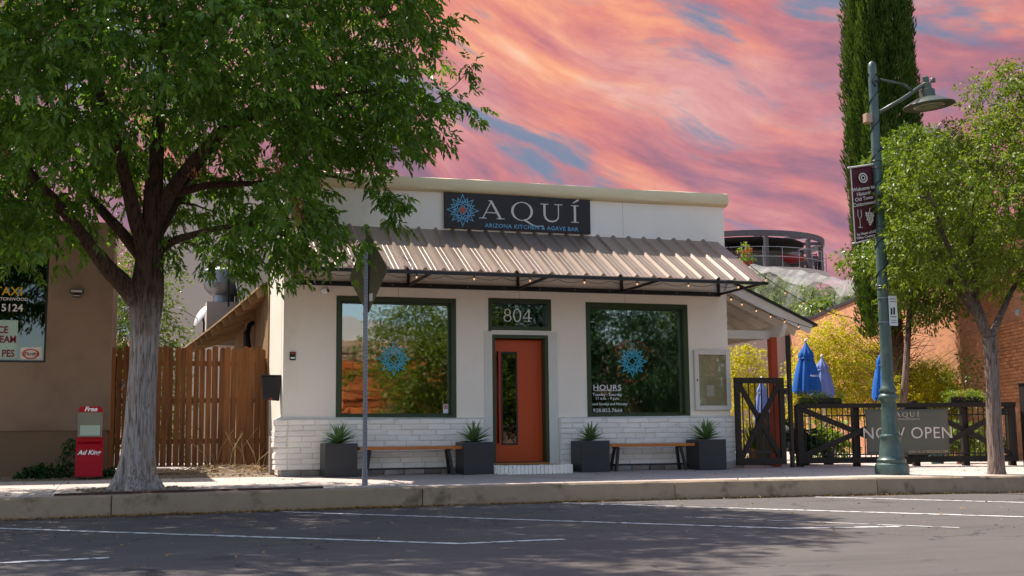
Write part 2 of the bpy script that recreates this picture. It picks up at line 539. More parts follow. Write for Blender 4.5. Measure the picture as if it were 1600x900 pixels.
class MB:
    def __init__(s):
        s.v = []
        s.f = []

    def add(s, vs, fs):
        o = len(s.v)
        s.v += [tuple(v) for v in vs]
        s.f += [tuple(i + o for i in f) for f in fs]
        return s

    def box(s, x0, x1, y0, y1, z0, z1):
        return s.add([(x0, y0, z0), (x1, y0, z0), (x1, y1, z0), (x0, y1, z0), (x0, y0, z1), (x1, y0, z1), (x1, y1, z1), (x0, y1, z1)],
                     [(0, 3, 2, 1), (4, 5, 6, 7), (0, 1, 5, 4), (1, 2, 6, 5), (2, 3, 7, 6), (3, 0, 4, 7)])

    def bar(s, p, q, w, h, up=(0, 0, 1)):
        p, q, up = Vector(p), Vector(q), Vector(up)
        d = (q - p).normalized()
        a = d.cross(up)
        if a.length < 1e-4:
            a = d.cross(Vector((0, 1, 0)))
        a.normalize()
        b = a.cross(d).normalized()
        a, b = a * w / 2, b * h / 2
        vs = [p - a - b, p + a - b, p + a + b, p - a + b, q - a - b, q + a - b, q + a + b, q - a + b]
        return s.add(vs, [(0, 1, 2, 3), (7, 6, 5, 4), (0, 4, 5, 1), (1, 5, 6, 2), (2, 6, 7, 3), (3, 7, 4, 0)])

    def tube(s, pts, rad, n=8, cap=True):
        pts = [Vector(p) for p in pts]
        if not isinstance(rad, (list, tuple)):
            rad = [rad] * len(pts)
        o = len(s.v)
        ref = None
        for i, p in enumerate(pts):
            d = (pts[min(i + 1, len(pts) - 1)] - pts[max(i - 1, 0)])
            d = d.normalized() if d.length > 1e-9 else Vector((0, 0, 1))
            if ref is None:
                ref = d.cross(Vector((0, 1, .01)))
                if ref.length < 1e-3:
                    ref = d.cross(Vector((1, 0, 0)))
            ref = (ref - d * ref.dot(d)).normalized()
            b = d.cross(ref)
            for k in range(n):
                a = 2 * math.pi * k / n
                s.v.append(tuple(p + (ref * math.cos(a) + b * math.sin(a)) * rad[i]))
        for i in range(len(pts) - 1):
            for k in range(n):
                a, b2 = o + i * n + k, o + i * n + (k + 1) % n
                s.f.append((a, b2, b2 + n, a + n))
        if cap:
            s.f.append(tuple(o + k for k in range(n))[::-1])
            e = o + (len(pts) - 1) * n
            s.f.append(tuple(e + k for k in range(n)))
        return s

    def lathe(s, prof, c, n=24, sx=1., sy=1.):
        o = len(s.v)
        for r, z in prof:
            for k in range(n):
                a = 2 * math.pi * k / n
                s.v.append((c[0] + r * math.cos(a) * sx, c[1] + r * math.sin(a) * sy, c[2] + z))
        for i in range(len(prof) - 1):
            for k in range(n):
                a, b = o + i * n + k, o + i * n + (k + 1) % n
                s.f.append((a, b, b + n, a + n))
        s.f.append(tuple(o + k for k in range(n))[::-1])
        e = o + (len(prof) - 1) * n
        s.f.append(tuple(e + k for k in range(n)))
        return s

    def prism(s, poly, ext):
        """extrude a planar 3-D polygon by a vector"""
        n = len(poly)
        ext = Vector(ext)
        a = [Vector(p) for p in poly]
        b = [p + ext for p in a]
        fs = [tuple(range(n))[::-1], tuple(range(n, 2 * n))]
        for i in range(n):
            j = (i + 1) % n
            fs.append((i, j, n + j, n + i))
        return s.add(a + b, fs)

    def mesh(s, name, m, smooth=False, off=(0, 0, 0)):
        me = bpy.data.meshes.new(name)
        me.from_pydata([(v[0] - off[0], v[1] - off[1], v[2] - off[2]) for v in s.v], [], s.f)
        me.materials.append(m)
        if smooth:
            me.polygons.foreach_set('use_smooth', [True] * len(me.polygons))
            if smooth == 'auto':
                me.set_sharp_from_angle(angle=R_(38))
        me.update()
        return me

    def build(s, name, m, parent=None, smooth=False, bev=0., origin=None, local=False):
        """one mesh object; vertices are given in world space unless local"""
        if origin is not None:
            off = Vector(origin)
        elif parent is not None and not local:
            off = wl(parent)
        else:
            off = Vector((0, 0, 0))
        if origin is not None and parent is not None:
            me = s.mesh(name, m, smooth, off)
        else:
            me = s.mesh(name, m, smooth, off)
        o = bpy.data.objects.new(name, me)
        COL.objects.link(o)
        if parent is not None:
            o.parent = parent
            if origin is not None:
                o.location = Vector(origin) - wl(parent)
                WLOC[o.name] = Vector(origin)
            else:
                WLOC[o.name] = wl(parent)
        elif origin is not None:
            o.location = origin
            WLOC[o.name] = Vector(origin)
        if bev:
            bevel(o, bev)
        return o


def bevel(o, w, seg=2):
    b = o.modifiers.new('bevel', 'BEVEL')
    b.width = w
    b.segments = seg
    b.limit_method = 'ANGLE'
    b.angle_limit = R_(40)
    return o


def tag(o, label, cat, group=None):
    o['label'] = label
    o['category'] = cat
    if group:
        o['group'] = group
    return o


def kind(o, k='structure'):
    o['kind'] = k
    return o


def thing(name, loc, label, cat, group=None, rz=0.):
    o = bpy.data.objects.new(name, None)
    o.empty_display_size = .2
    COL.objects.link(o)
    o.location = loc
    o.rotation_euler = (0, 0, rz)
    WLOC[o.name] = Vector(loc)
    return tag(o, label, cat, group)


def inst(name, me, parent, loc, rot=None, scale=None, bev=0.):
    """a piece that shares its mesh; loc in the parent's frame"""
    o = bpy.data.objects.new(name, me)
    COL.objects.link(o)
    o.parent = parent
    o.location = loc
    if rot is not None:
        o.rotation_euler = rot
    if scale is not None:
        o.scale = scale
    if bev:
        bevel(o, bev, 1)
    return o


def box_mesh(name, m, dx, dy, dz, jit=0.):
    mb = MB().box(-dx / 2, dx / 2, -dy / 2, dy / 2, -dz / 2, dz / 2)
    if jit:
        mb.v = [(x + random.uniform(-jit, jit), y + random.uniform(-jit, jit), z + random.uniform(-jit, jit)) for x, y, z in mb.v]
    return mb.mesh(name, m)


def text(name, s, size, loc, m, parent, rot=(R_(90), 0, 0), ax='CENTER', bold=0., space=1., shear=0., ext=.0015, sx=1.):
    c = bpy.data.curves.new(name, 'FONT')
    c.body = s
    c.size = size
    c.align_x = ax
    c.align_y = 'BOTTOM_BASELINE'
    c.extrude = ext
    c.offset = bold
    c.space_character = space
    c.shear = shear
    c.resolution_u = 3
    c.materials.append(m)
    o = bpy.data.objects.new(name, c)
    COL.objects.link(o)
    o.parent = parent
    o.location = Vector(loc) - wl(parent)
    o.rotation_euler = rot
    o.scale = (sx, 1, 1)
    return o


class Pen:
    """flat strokes in the XZ plane in front of a board at y; each stroke sits half a millimetre prouder than the last"""
    def __init__(s, y, step=.0006):
        s.mb = MB()
        s.y = y
        s.st = step
        s.k = 0

    def stroke(s, pts, w0, w1=None, closed=False):
        w1 = w0 if w1 is None else w1
        n = len(pts)
        L = []
        Rr = []
        for i, (x, z) in enumerate(pts):
            if closed:
                a, b = pts[(i - 1) % n], pts[(i + 1) % n]
            else:
                a, b = pts[max(i - 1, 0)], pts[min(i + 1, n - 1)]
            d = Vector((b[0] - a[0], b[1] - a[1]))
            d = d.normalized() if d.length > 0 else Vector((1, 0))
            nn = Vector((-d.y, d.x))
            w = (w0 + (w1 - w0) * i / max(n - 1, 1)) / 2
            if closed:                      # mitre
                p1 = (Vector(pts[i]) - Vector(a)).normalized()
                n1 = Vector((-p1.y, p1.x))
                w = min(w / max(nn.dot(n1), .35), w * 2.6)
            L.append((x + nn.x * w, z + nn.y * w))
            Rr.append((x - nn.x * w, z - nn.y * w))
        s.quads(L, Rr, closed)

    def quads(s, L, Rr, closed=False):
        y = s.y - s.k * s.st
        s.k += 1
        n = len(L)
        vs = [(x, y, z) for x, z in L] + [(x, y, z) for x, z in Rr]
        fs = []
        for i in range(n if closed else n - 1):
            j = (i + 1) % n
            fs.append((i, n + i, n + j, j))
        s.mb.add(vs, fs)

    def ring(s, cx, cz, rx, rz, wx, wz, n=36):
        """ellipse whose pen is wx wide at the sides and wz at top and bottom"""
        O = []
        I = []
        for k in range(n):
            a = 2 * math.pi * k / n
            O.append((cx + rx * math.cos(a), cz + rz * math.sin(a)))
            I.append((cx + (rx - wx) * math.cos(a), cz + (rz - wz) * math.sin(a)))
        s.quads(O, I, True)

    def build(s, name, m, parent):
        return s.mb.build(name, m, parent)


def star(pen, cx, cz, r, w):
    """eight long and eight shorter rays, drawn as two interlaced outlines and an inner diamond"""
    def outline(tips, inner, rot, n):
        pts = []
        for k in range(2 * n):
            a = math.pi / 2 + rot + math.pi * k / n
            rr = tips[(k // 2) % len(tips)] if k % 2 == 0 else inner
            pts.append((cx + rr * math.cos(a), cz + rr * math.sin(a)))
        pen.stroke(pts, w, closed=True)
    outline([r, r * .93], r * .50, 0, 8)
    outline([r * .80], r * .42, math.pi / 8, 8)
    outline([r * .60], r * .33, 0, 8)
    pen.stroke([(cx, cz + r * .30), (cx + r * .30, cz), (cx, cz - r * .30), (cx - r * .30, cz)], w, closed=True)


def aqui(y, x, z, h):
    """the four serif capitals A Q U I-acute of cap height h, spread over 5.85 h"""
    k = 1.22
    pens = [Pen(y) for _ in range(4)]
    pen = pens[0]
    S = lambda pts, a, b=None: pen.stroke([(x0 + px * h * k, z + pz * h) for px, pz in pts], a * h, None if b is None else b * h)
    x0 = x + .07 * h                         # A
    S([(.10, 0), (.54, 1.02)], .06)
    S([(.50, 1.0), (.96, 0)], .135)
    S([(.24, .34), (.80, .34)], .055)
    S([(-.06, .02), (.28, .02)], .045)
    S([(.76, .02), (1.14, .02)], .045)
    S([(.38, 1.0), (.52, 1.0)], .05)
    x0 = x + 1.85 * h                        # Q
    pen = pens[1]
    pen.ring(x0 + .64 * h, z + .5 * h, .64 * h, .54 * h, .14 * h, .05 * h)
    S([(.62, .04), (.78, -.08), (1.0, -.24), (1.25, -.32), (1.55, -.26)], .12, .03)
    x0 = x + 3.55 * h                        # U
    pen = pens[2]
    S([(.22, 1.0), (.22, .36), (.28, .16), (.42, .03), (.60, .0), (.78, .06), (.88, .2), (.90, .36)], .135, .065)
    S([(.90, .36), (.90, 1.0)], .06)
    S([(.02, .98), (.42, .98)], .045)
    S([(.70, .98), (1.10, .98)], .045)
    x0 = x + 5.41 * h                        # I with acute
    pen = pens[3]
    S([(.19, 0), (.19, .98)], .135)
    S([(0, .02), (.38, .02)], .045)
    S([(0, .97), (.38, .97)], .045)
    S([(.10, 1.12), (.38, 1.32)], .05, .11)
    return pens


# ------------------------------------------------------------------ foliage helpers
def fast_mesh(name, V, nper, m, smooth=False):
    """V: (N*nper, 3) vertices, one polygon of nper vertices after another"""
    n = len(V) // nper
    me = bpy.data.meshes.new(name)
    me.vertices.add(len(V))
    me.vertices.foreach_set('co', np.ascontiguousarray(V, dtype=np.float32).ravel())
    me.loops.add(len(V))
    me.loops.foreach_set('vertex_index', np.arange(len(V), dtype=np.int32))
    me.polygons.add(n)
    me.polygons.foreach_set('loop_start', np.arange(0, len(V), nper, dtype=np.int32))
    me.update(calc_edges=True)
    me.materials.append(m)
    return me


def norm(a):
    return a / np.maximum(np.linalg.norm(a, axis=-1, keepdims=True), 1e-9)


def leaves(P, D, L, W, fold=.25):
    """leaf blades: base points P, directions D, lengths L, widths W -> (N*4,3)"""
    N = len(P)
    D = norm(D)
    r = RNG.normal(size=(N, 3))
    r[:, 2] += .9
    S = norm(np.cross(D, r))
    U = np.cross(S, D)
    L = np.asarray(L).reshape(-1, 1) * np.ones((N, 1))
    W = np.asarray(W).reshape(-1, 1) * np.ones((N, 1))
    mid = P + D * L * .45 + U * W * fold
    V = np.stack([P, mid + S * W * .5, P + D * L - U * W * fold * .6, mid - S * W * .5], axis=1)
    return V.reshape(-1, 3)


def compound(P, D, rach, nl, L, W):
    """pinnate leaves: rachis from P along D with nl leaflets"""
    N = len(P)
    D = norm(D)
    r = RNG.normal(size=(N, 3)) * .6
    r[:, 2] += 1
    S = norm(np.cross(D, r))
    out = []
    for k in range(nl):
        if k == nl - 1:
            f, side = 1., 0.
        else:
            f, side = .35 + .6 * (k // 2) / max((nl - 1) // 2, 1), (1 if k % 2 else -1)
        p = P + D * rach * f
        d = D * (1.0 if side == 0 else .62) + S * side * .8 + RNG.normal(size=(N, 3)) * .16
        d[:, 2] -= .32
        out.append(leaves(p, d, L * RNG.uniform(.75, 1.15, N), W * RNG.uniform(.8, 1.2, N)))
    return np.concatenate(out)


def mesh_obj(name, me, parent=None, loc=None):
    o = bpy.data.objects.new(name, me)
    COL.objects.link(o)
    if parent is not None:
        o.parent = parent
        WLOC[o.name] = wl(parent)
    if loc is not None:
        o.location = loc
        WLOC[o.name] = Vector(loc)
    return o


def in_poly(x, z, poly):
    n = len(poly)
    c = False
    j = n - 1
    for i in range(n):
        if (poly[i][1] > z) != (poly[j][1] > z) and x < (poly[j][0] - poly[i][0]) * (z - poly[i][1]) / (poly[j][1] - poly[i][1]) + poly[i][0]:
            c = not c
        j = i
    return c


def edge_dist(x, z, poly):
    best = 9
    for i in range(len(poly)):
        a, b = poly[i], poly[(i + 1) % len(poly)]
        vx, vz = b[0] - a[0], b[1] - a[1]
        t = max(0, min(1, ((x - a[0]) * vx + (z - a[1]) * vz) / (vx * vx + vz * vz + 1e-9)))
        best = min(best, math.hypot(x - a[0] - t * vx, z - a[1] - t * vz))
    return best


def crown_points(poly, yc, depth, n, minsep, bias=.5):
    """clump centres inside a crown whose outline (x,z) is given and whose thickness swells away from the outline"""
    xs = [p[0] for p in poly]
    zs = [p[1] for p in poly]
    pts = []
    tries = 0
    while len(pts) < n and tries < n * 60:
        tries += 1
        x, z = random.uniform(min(xs), max(xs)), random.uniform(min(zs), max(zs))
        if not in_poly(x, z, poly):
            continue
        e = edge_dist(x, z, poly)
        half = depth * math.sqrt(min(1., e / 1.6)) if e < 1.6 else depth
        u = random.uniform(-1, 1)
        u = math.copysign(abs(u) ** bias, u)
        y = yc + half * u
        p = Vector((x, y, z))
        if all((p - q).length_squared > minsep * minsep for q in pts):
            pts.append(p)
    return pts


def grow(limbs, clumps, sag=.1, rtip=.008, k=.5, stem_r=None):
    """branch skeleton: every clump centre is joined to the nearest point of what has grown so far.
    limbs: list of polylines [(p, r), ...]. returns tubes [(pts, radii)]"""
    nodes = []
    tubes = []
    for lm in limbs:
        pts = [Vector(p) for p, r in lm]
        rs = [r for p, r in lm]
        tubes.append((pts, rs))
        for i in range(len(pts) - 1):
            for t in np.linspace(0, 1, 6)[:-1]:
                nodes.append((pts[i].lerp(pts[i + 1], t), rs[i] + (rs[i + 1] - rs[i]) * t))
        nodes.append((pts[-1], rs[-1]))
    start = min(v[0].z for v in nodes) + .8
    todo = list(clumps)
    todo.sort(key=lambda c: min((c - n[0]).length for n in nodes))
    for c in todo:
        best = None
        bd = 1e9
        for n, r in nodes:
            d = (c - n).length + max(0, n.z - c.z) * .5 + (2.5 if n.z < start else 0)
            if d < bd:
                bd, best = d, (n, r)
        n, r = best
        r0 = max(rtip * 1.3, min(r * .62, rtip + .012 * (c - n).length + .004))
        m1 = n.lerp(c, .35) + Vector((random.uniform(-.1, .1), random.uniform(-.1, .1), random.uniform(0, sag))) * (c - n).length
        m2 = n.lerp(c, .70) + Vector((random.uniform(-.1, .1), random.uniform(-.1, .1), random.uniform(0, sag))) * (c - n).length
        pts = [n, m1, m2, c]
        rs = [r0, r0 * .8, r0 * .6, rtip * .6]
        tubes.append((pts, rs))
        nodes += [(m1, rs[1]), (m2, rs[2]), (c, rs[3])]
    return tubes


def clump_leaves(clumps, center, per, rad, rach, nl, L, W, droop=.55, out_w=.8):
    """sprays of compound leaves round each clump centre, hanging outwards"""
    C = np.array([tuple(c) for c in clumps])
    N = len(C) * per
    idx = np.repeat(np.arange(len(C)), per)
    off = norm(RNG.normal(size=(N, 3))) * (RNG.random((N, 1)) ** .45) * rad
    off[:, 2] *= .75
    # each clump is a handful of sprays: pull leaves together on a few twigs
    tw = norm(RNG.normal(size=(len(C) * 7, 3)))
    tw[:, 2] = tw[:, 2] * .6 - .25
    pick = idx * 7 + RNG.integers(0, 7, N)
    s = RNG.random((N, 1)) ** .7
    off = tw[pick] * s * rad * 1.25 + off * .42
    off[:, 2] -= (s[:, 0] ** 2) * rad * .35
    P = C[idx] + off
    D = norm(off) * .7 + norm(P - np.array(center)) * out_w * .5 + RNG.normal(size=(N, 3)) * .45
    D[:, 2] -= droop
    if nl > 1:
        return compound(P, D, rach, nl, L, W)
    return leaves(P, D, L * RNG.uniform(.7, 1.2, N), W * RNG.uniform(.8, 1.2, N))


def tube_part(name, tubes, m, parent, n=7):
    mb = MB()
    for pts, rs in tubes:
        mb.tube(pts, rs, n if max(rs) > .02 else 5)
    return mb.build(name, m, parent, smooth=True)


def leaf_part(name, V, m, parent):
    off = np.array(tuple(wl(parent)))
    return mesh_obj(name, fast_mesh(name, V - off, 4, m), parent)


def trunk_mesh(path, rads, n=28, zs=46, ridge=.07, flare=None, seed=1):
    """a furrowed trunk with buttressed foot"""
    rnd = np.random.default_rng(seed)
    ph = rnd.uniform(0, 6.28, 8)
    path = [Vector(p) for p in path]
    cum = [0]
    for i in range(1, len(path)):
        cum.append(cum[-1] + (path[i] - path[i - 1]).length)
    mb = MB()
    T = cum[-1]
    for i in range(zs + 1):
        s = T * i / zs
        j = max(k for k in range(len(cum)) if cum[k] <= s + 1e-9)
        j = min(j, len(path) - 2)
        t = (s - cum[j]) / (cum[j + 1] - cum[j])
        p = path[j].lerp(path[j + 1], t)
        r = rads[j] + (rads[j + 1] - rads[j]) * t
        for k in range(n):
            a = 2 * math.pi * k / n
            rr = r * (1 + ridge * (.5 * math.sin(7 * a + ph[0] + .9 * math.sin(s * 1.3)) + .35 * math.sin(13 * a + ph[1] + 1.2 * math.sin(s * 2.1 + 1))
                                   + .3 * math.sin(4 * a + ph[2] + s) + .30 * math.sin(23 * a + ph[5] + 1.5 * math.sin(s * 3.1 + ph[6]))))
            if flare:
                fl = math.exp(-s / flare[0]) * flare[1]
                rr += fl * (1 + .45 * math.sin(5 * a + ph[3]) + .25 * math.sin(9 * a + ph[4]))
            mb.v.append((p.x + rr * math.cos(a), p.y + rr * math.sin(a), p.z))
    for i in range(zs):
        for k in range(n):
            a, b = i * n + k, i * n + (k + 1) % n
            mb.f.append((a, b, b + n, a + n))
    mb.f.append(tuple(range(n))[::-1])
    mb.f.append(tuple(zs * n + k for k in range(n)))
    return mb

# ================================================================== THE SETTING
def kerb_y(X):
    u = X - 3.0
    if abs(u) <= 9:
        return -3.88 - .012 * u * u
    return -3.88 - .012 * 81 - .216 * (abs(u) - 9) * .5


ZS = -0.34
SWS = .018
mb = MB()
n = 64
mb.add([(900 * math.cos(2 * math.pi * k / n), 900 * math.sin(2 * math.pi * k / n), -.42) for k in range(n)], [tuple(range(n))])
kind(mb.build('ground', M['dirt']))
kind(MB().add([(-90, -70, ZS), (110, -70, ZS), (110, -2.6, ZS), (-90, -2.6, ZS)], [(0, 1, 2, 3)]).build('street', M['asphalt']))
kind(MB().add([(-60, 0, -.004), (90, 0, -.004), (90, 70, -.004), (-60, 70, -.004)], [(0, 1, 2, 3)]).build('patio_ground', M['patio']))
# bare earth between the pavement and the left-hand fence, with an uneven surface
mb = MB()
NX, NY = 60, 12
for j in range(NY + 1):
    for i in range(NX + 1):
        x, y = -9 + 8.95 * i / NX, .0 + 2.9 * j / NY
        z = .004 + .05 * min(1, j / 4) * (.6 + .4 * math.sin(x * 2.1) * math.sin(y * 3 + 1)) + random.uniform(0, .012)
        mb.v.append((x, y, z if 0 < j else -.002))
for j in range(NY):
    for i in range(NX):
        a = j * (NX + 1) + i
        mb.f.append((a, a + 1, a + NX + 2, a + NX + 1))
kind(mb.build('earth_strip', M['dirt'], smooth=True))

# kerb in cast lengths
kerb = bpy.data.objects.new('kerb', None)
COL.objects.link(kerb)
kind(kerb)
for a, b in ((-40, -6.6), (-6.6, -2.62), (-2.62, 1.45), (1.45, 5.25), (5.25, 8.5), (8.5, 12.4), (12.4, 45)):
    mb = MB()
    N = max(6, int((b - a) / .25)) if b - a < 10 else 30
    prof = [(0.012, -.60), (.0, -.20), (.012, -.022), (.034, 0), (.17, 0), (.17, -.60)]
    for i in range(N + 1):
        x = a + .007 + (b - a - .014) * i / N
        y = kerb_y(x)
        j1 = random.uniform(-.005, .005)
        j2 = random.uniform(-.006, .004)
        for k, (py, pz) in enumerate(prof):
            mb.v.append((x, y + py + (j1 if k in (1, 2) else 0), SWS * y + pz + (j2 if k == 3 else 0)))
    m_ = len(prof)
    for i in range(N):
        for k in range(m_):
            p, q = i * m_ + k, i * m_ + (k + 1) % m_
            mb.f.append((p, p + m_, q + m_, q))
    mb.f.append(tuple(range(m_)))
    mb.f.append(tuple(N * m_ + k for k in range(m_))[::-1])
    mb.build('kerb_stone', M['kerb'], kerb)

# pavement in slabs
pav = bpy.data.objects.new('pavement', None)
COL.objects.link(pav)
kind(pav)
cuts = [-40, -8.4] + [-6.6 + 1.62 * i for i in range(14)] + [18, 45]
for a, b in zip(cuts[:-1], cuts[1:]):
    for (f0, f1) in ((0, .46), (.46, 1)):
        N = 3
        top = []
        for i in range(N + 1):
            x = a + .004 + (b - a - .008) * i / N
            yf = kerb_y(x) + .176
            top.append((x, yf + (0 - yf) * f0 + (.004 if f0 else 0)))
        for i in range(N, -1, -1):
            x = a + .004 + (b - a - .008) * i / N
            yf = kerb_y(x) + .176
            top.append((x, yf + (0 - yf) * f1 - .004))
        dz = random.uniform(-.003, .003)
        MB().prism([(x, y, SWS * y - .12) for x, y in top], (0, 0, .12 + dz - .001)).build('slab', M['concrete'], pav)

# painted parking lines, worn
pl = bpy.data.objects.new('parking_lines', None)
COL.objects.link(pl)
kind(pl)


def road_line(pts, w=.12):
    mb = MB()
    L, Rr = [], []
    fine = []
    for (a, b) in zip(pts[:-1], pts[1:]):
        for t in np.linspace(0, 1, 8)[:-1]:
            fine.append((a[0] + (b[0] - a[0]) * t, a[1] + (b[1] - a[1]) * t))
    fine.append(pts[-1])
    for i, p in enumerate(fine):
        a, b = fine[max(i - 1, 0)], fine[min(i + 1, len(fine) - 1)]
        d = Vector((b[0] - a[0], b[1] - a[1])).normalized()
        ww = w / 2 * random.uniform(.9, 1.1)
        L.append((p[0] - d.y * ww, p[1] + d.x * ww, ZS + .004))
        Rr.append((p[0] + d.y * ww, p[1] - d.x * ww, ZS + .004))
    n = len(fine)
    mb.add(L + Rr, [(i, n + i, n + i + 1, i + 1) for i in range(n - 1)])
    return mb.build('painted_line', M['paint'], pl)


road_line([(-3.74 - 1.2, -4.7), (-3.74, -5.94), (0.33, -9.96), (1.32, -9.9)])
road_line([(-.51, -4.26), (3.77, -9.63), (4.87, -9.88)])
road_line([(3.47, -4.0), (6.9, -9.27), (8.0, -9.6)])
road_line([(-4.2, -10.2), (-2.57, -10.04)])
road_line([(7.37, -4.3), (10.4, -9.6)])
road_line([(3.64, -7.58), (5.28, -10.28)], .05)

# ================================================================== WHITE RESTAURANT BUILDING
bld = thing('restaurant_building', (4.14, 0, 0), 'white painted restaurant with green framed shop windows and an orange door', 'building')
ops = [(.885, 2.99, .95, 3.03), (3.58, 4.76, 2.49, 3.06), (3.64, 4.69, .155, 2.41), (5.425, 7.46, .95, 3.03)]
# front wall, cut round the openings
mb = MB()
T = .26


def wb(x0, x1, z0, z1):
    mb.box(x0, x1, 0, T, z0, z1)


wb(0, .885, 0, 5.1)
wb(.885, 2.99, 0, .95)
wb(.885, 2.99, 3.03, 5.1)
wb(2.99, 3.58, 0, 5.1)
wb(3.58, 3.64, 0, 2.49)
wb(3.58, 4.76, 2.41, 2.49)
wb(4.69, 4.76, 0, 2.41)
wb(3.64, 4.69, 0, .155)
wb(3.58, 3.5801, 2.49, 3.06)
wb(3.58, 4.76, 3.06, 5.1)
wb(4.76, 5.425, 0, 5.1)
wb(5.425, 7.46, 0, .95)
wb(5.425, 7.46, 3.03, 5.1)
wb(7.46, 8.28, 0, 5.1)
mb.build('front_wall', M['stucco'], bld)
MB().box(-.004, .25, T, 2.05, 0, 5.0).build('side_wall', M['stucco'], bld)
MB().box(8.03, 8.284, T, 12, 0, 4.9).build('side_wall', M['stucco'], bld)
MB().box(.25, 8.03, 11.7, 12, 0, 4.7).build('back_wall', M['stucco'], bld)
MB().box(.0, 8.03, 2.05, 11.7, 4.45, 4.6).add([], []).box(.25, 8.03, T, 2.05, 4.45, 4.6).build('roof', M['shingle'], bld)
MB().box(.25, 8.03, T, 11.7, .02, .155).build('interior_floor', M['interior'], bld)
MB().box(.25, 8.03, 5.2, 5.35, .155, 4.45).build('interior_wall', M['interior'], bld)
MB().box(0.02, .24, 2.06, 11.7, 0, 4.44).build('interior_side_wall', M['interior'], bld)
# white timber trim round the door
MB().box(3.50, 3.64, -.022, .02, .13, 2.47).box(4.69, 4.86, -.022, .02, .13, 2.47).box(3.64, 4.69, -.022, .02, 2.41, 2.47).build('door_trim', M['whitewood'], bld)
for (x, z0, z1) in ((1.96, 3.04, 3.19), (6.2, 4.27, 4.91), (6.2, 3.04, 3.19), (4.17, 3.07, 3.19)):
    MB().box(x - .0025, x + .0025, -.0012, .004, z0, z1).build('plaster_joint', M['stone'], bld)
# rolled cornice
prof = [(.30, 5.16), (-.05, 5.165), (-.11, 5.15), (-.125, 5.11), (-.125, 5.01), (-.105, 4.955), (-.06, 4.925), (.0, 4.915), (.30, 4.915)]
mb = MB()
xs = np.linspace(-.10, 8.33, 30)
for x in xs:
    for y, z in prof:
        mb.v.append((x, y + random.uniform(-.004, .004), z + random.uniform(-.006, .006) - .012 * math.sin(x * 1.3) * .5))
k = len(prof)
for i in range(len(xs) - 1):
    for j in range(k):
        a, b = i * k + j, i * k + (j + 1) % k
        mb.f.append((a, b, b + k, a + k))
mb.f.append(tuple(range(k))[::-1])
mb.f.append(tuple((len(xs) - 1) * k + j for j in range(k)))
mb.build('cornice', M['cornice'], bld, smooth='auto')
MB().box(-.10, .30, .301, 2.05, 4.93, 5.15).build('side_cornice', M['cornice'], bld, bev=.03)
# wainscot: mortar bed and every brick on it
MB().box(-.085, 3.50, -.054, .001, .10, .93).box(4.86, 8.33, -.054, .001, .10, .93).box(-.085, 0, .001, .34, .10, .93).box(8.284, 8.33, .001, .3, .10, .93).build('mortar_bed', M['mortar'], bld)
MB().add([(-.125, -.066, .932), (3.50, -.066, .932), (3.50, .002, .955), (-.0, .002, .985), (-.125, .34, .932), (0, .34, .985)],
         [(0, 1, 2, 3), (0, 3, 5, 4)]).add([(4.86, -.066, .932), (8.36, -.066, .932), (8.285, .002, .975), (4.86, .002, .955), (8.36, .3, .932), (8.285, .3, .975)],
                                          [(0, 1, 2, 3), (1, 4, 5, 2)]).build('wainscot_ledge', M['wbrick'], bld)
brick_me = [box_mesh('brick', M['wbrick'], .43, .09, .083, .006) for _ in range(5)]
endb_me = [box_mesh('brick', M['wbrick'], .20, .40, .083, .007) for _ in range(3)]
W0 = wl(bld)
CH = .0925
for r in range(9):
    z = .10 + CH * (r + .5)
    for (xa, xb, endl, endr) in ((-.125, 3.47, True, False), (4.885, 8.365, False, True)):
        x = xa
        if endl:
            w = .20
            inst('brick', random.choice(endb_me), bld, Vector((x + .1 + random.uniform(-.02, .012), .135, z)) - W0, bev=.008)
            x += .215
        first = True
        stop = xb - (.215 if endr else 0)
        while x < stop - .02:
            w = .43 * random.uniform(.82, 1.08)
            if first and r % 2:
                w = .22 * random.uniform(.8, 1.2)
            first = False
            if x + w > stop - .14:
                w = stop - x
            inst('brick', random.choice(brick_me), bld, Vector((x + w / 2, -.022 + random.uniform(-.007, .006), z)) - W0,
                 rot=(random.uniform(-.02, .02), random.uniform(-.006, .006), random.uniform(-.012, .012)), scale=((w - .013) / .43, 1, 1), bev=.010)
            x += w
        if endr:
            inst('brick', random.choice(endb_me), bld, Vector((stop + .11 + random.uniform(-.02, .012), .135, z)) - W0, bev=.008)
st_me = [box_mesh('foundation_stone', M['stone'], .30, .10, .10, .008) for _ in range(4)]
for (xa, xb) in ((-.02, 3.42), (4.92, 8.25)):
    x = xa
    while x < xb - .1:
        w = min(random.uniform(.24, .40), xb - x)
        inst('foundation_stone', random.choice(st_me), bld, Vector((x + w / 2, -.01, .045)) - W0, scale=((w - .012) / .30, 1, .98), bev=.008)
        x += w
MB().box(-.15, -.07, .42, .62, 0, .66).build('concrete_pier', M['stone'], bld, bev=.01)
MB().box(8.10, 8.50, -.10, .25, 0, .12).build('footing_block', M['concrete'], bld, bev=.01)


def frame_mesh(x0, x1, z0, z1, fw, y0, y1, fwb=None):
    fwb = fw if fwb is None else fwb
    m = MB()
    m.box(x0, x0 + fw, y0, y1, z0, z1)
    m.box(x1 - fw, x1, y0, y1, z0, z1)
    m.box(x0 + fw, x1 - fw, y0, y1, z1 - fw, z1)
    m.box(x0 + fw, x1 - fw, y0, y1, z0, z0 + fwb)
    return m


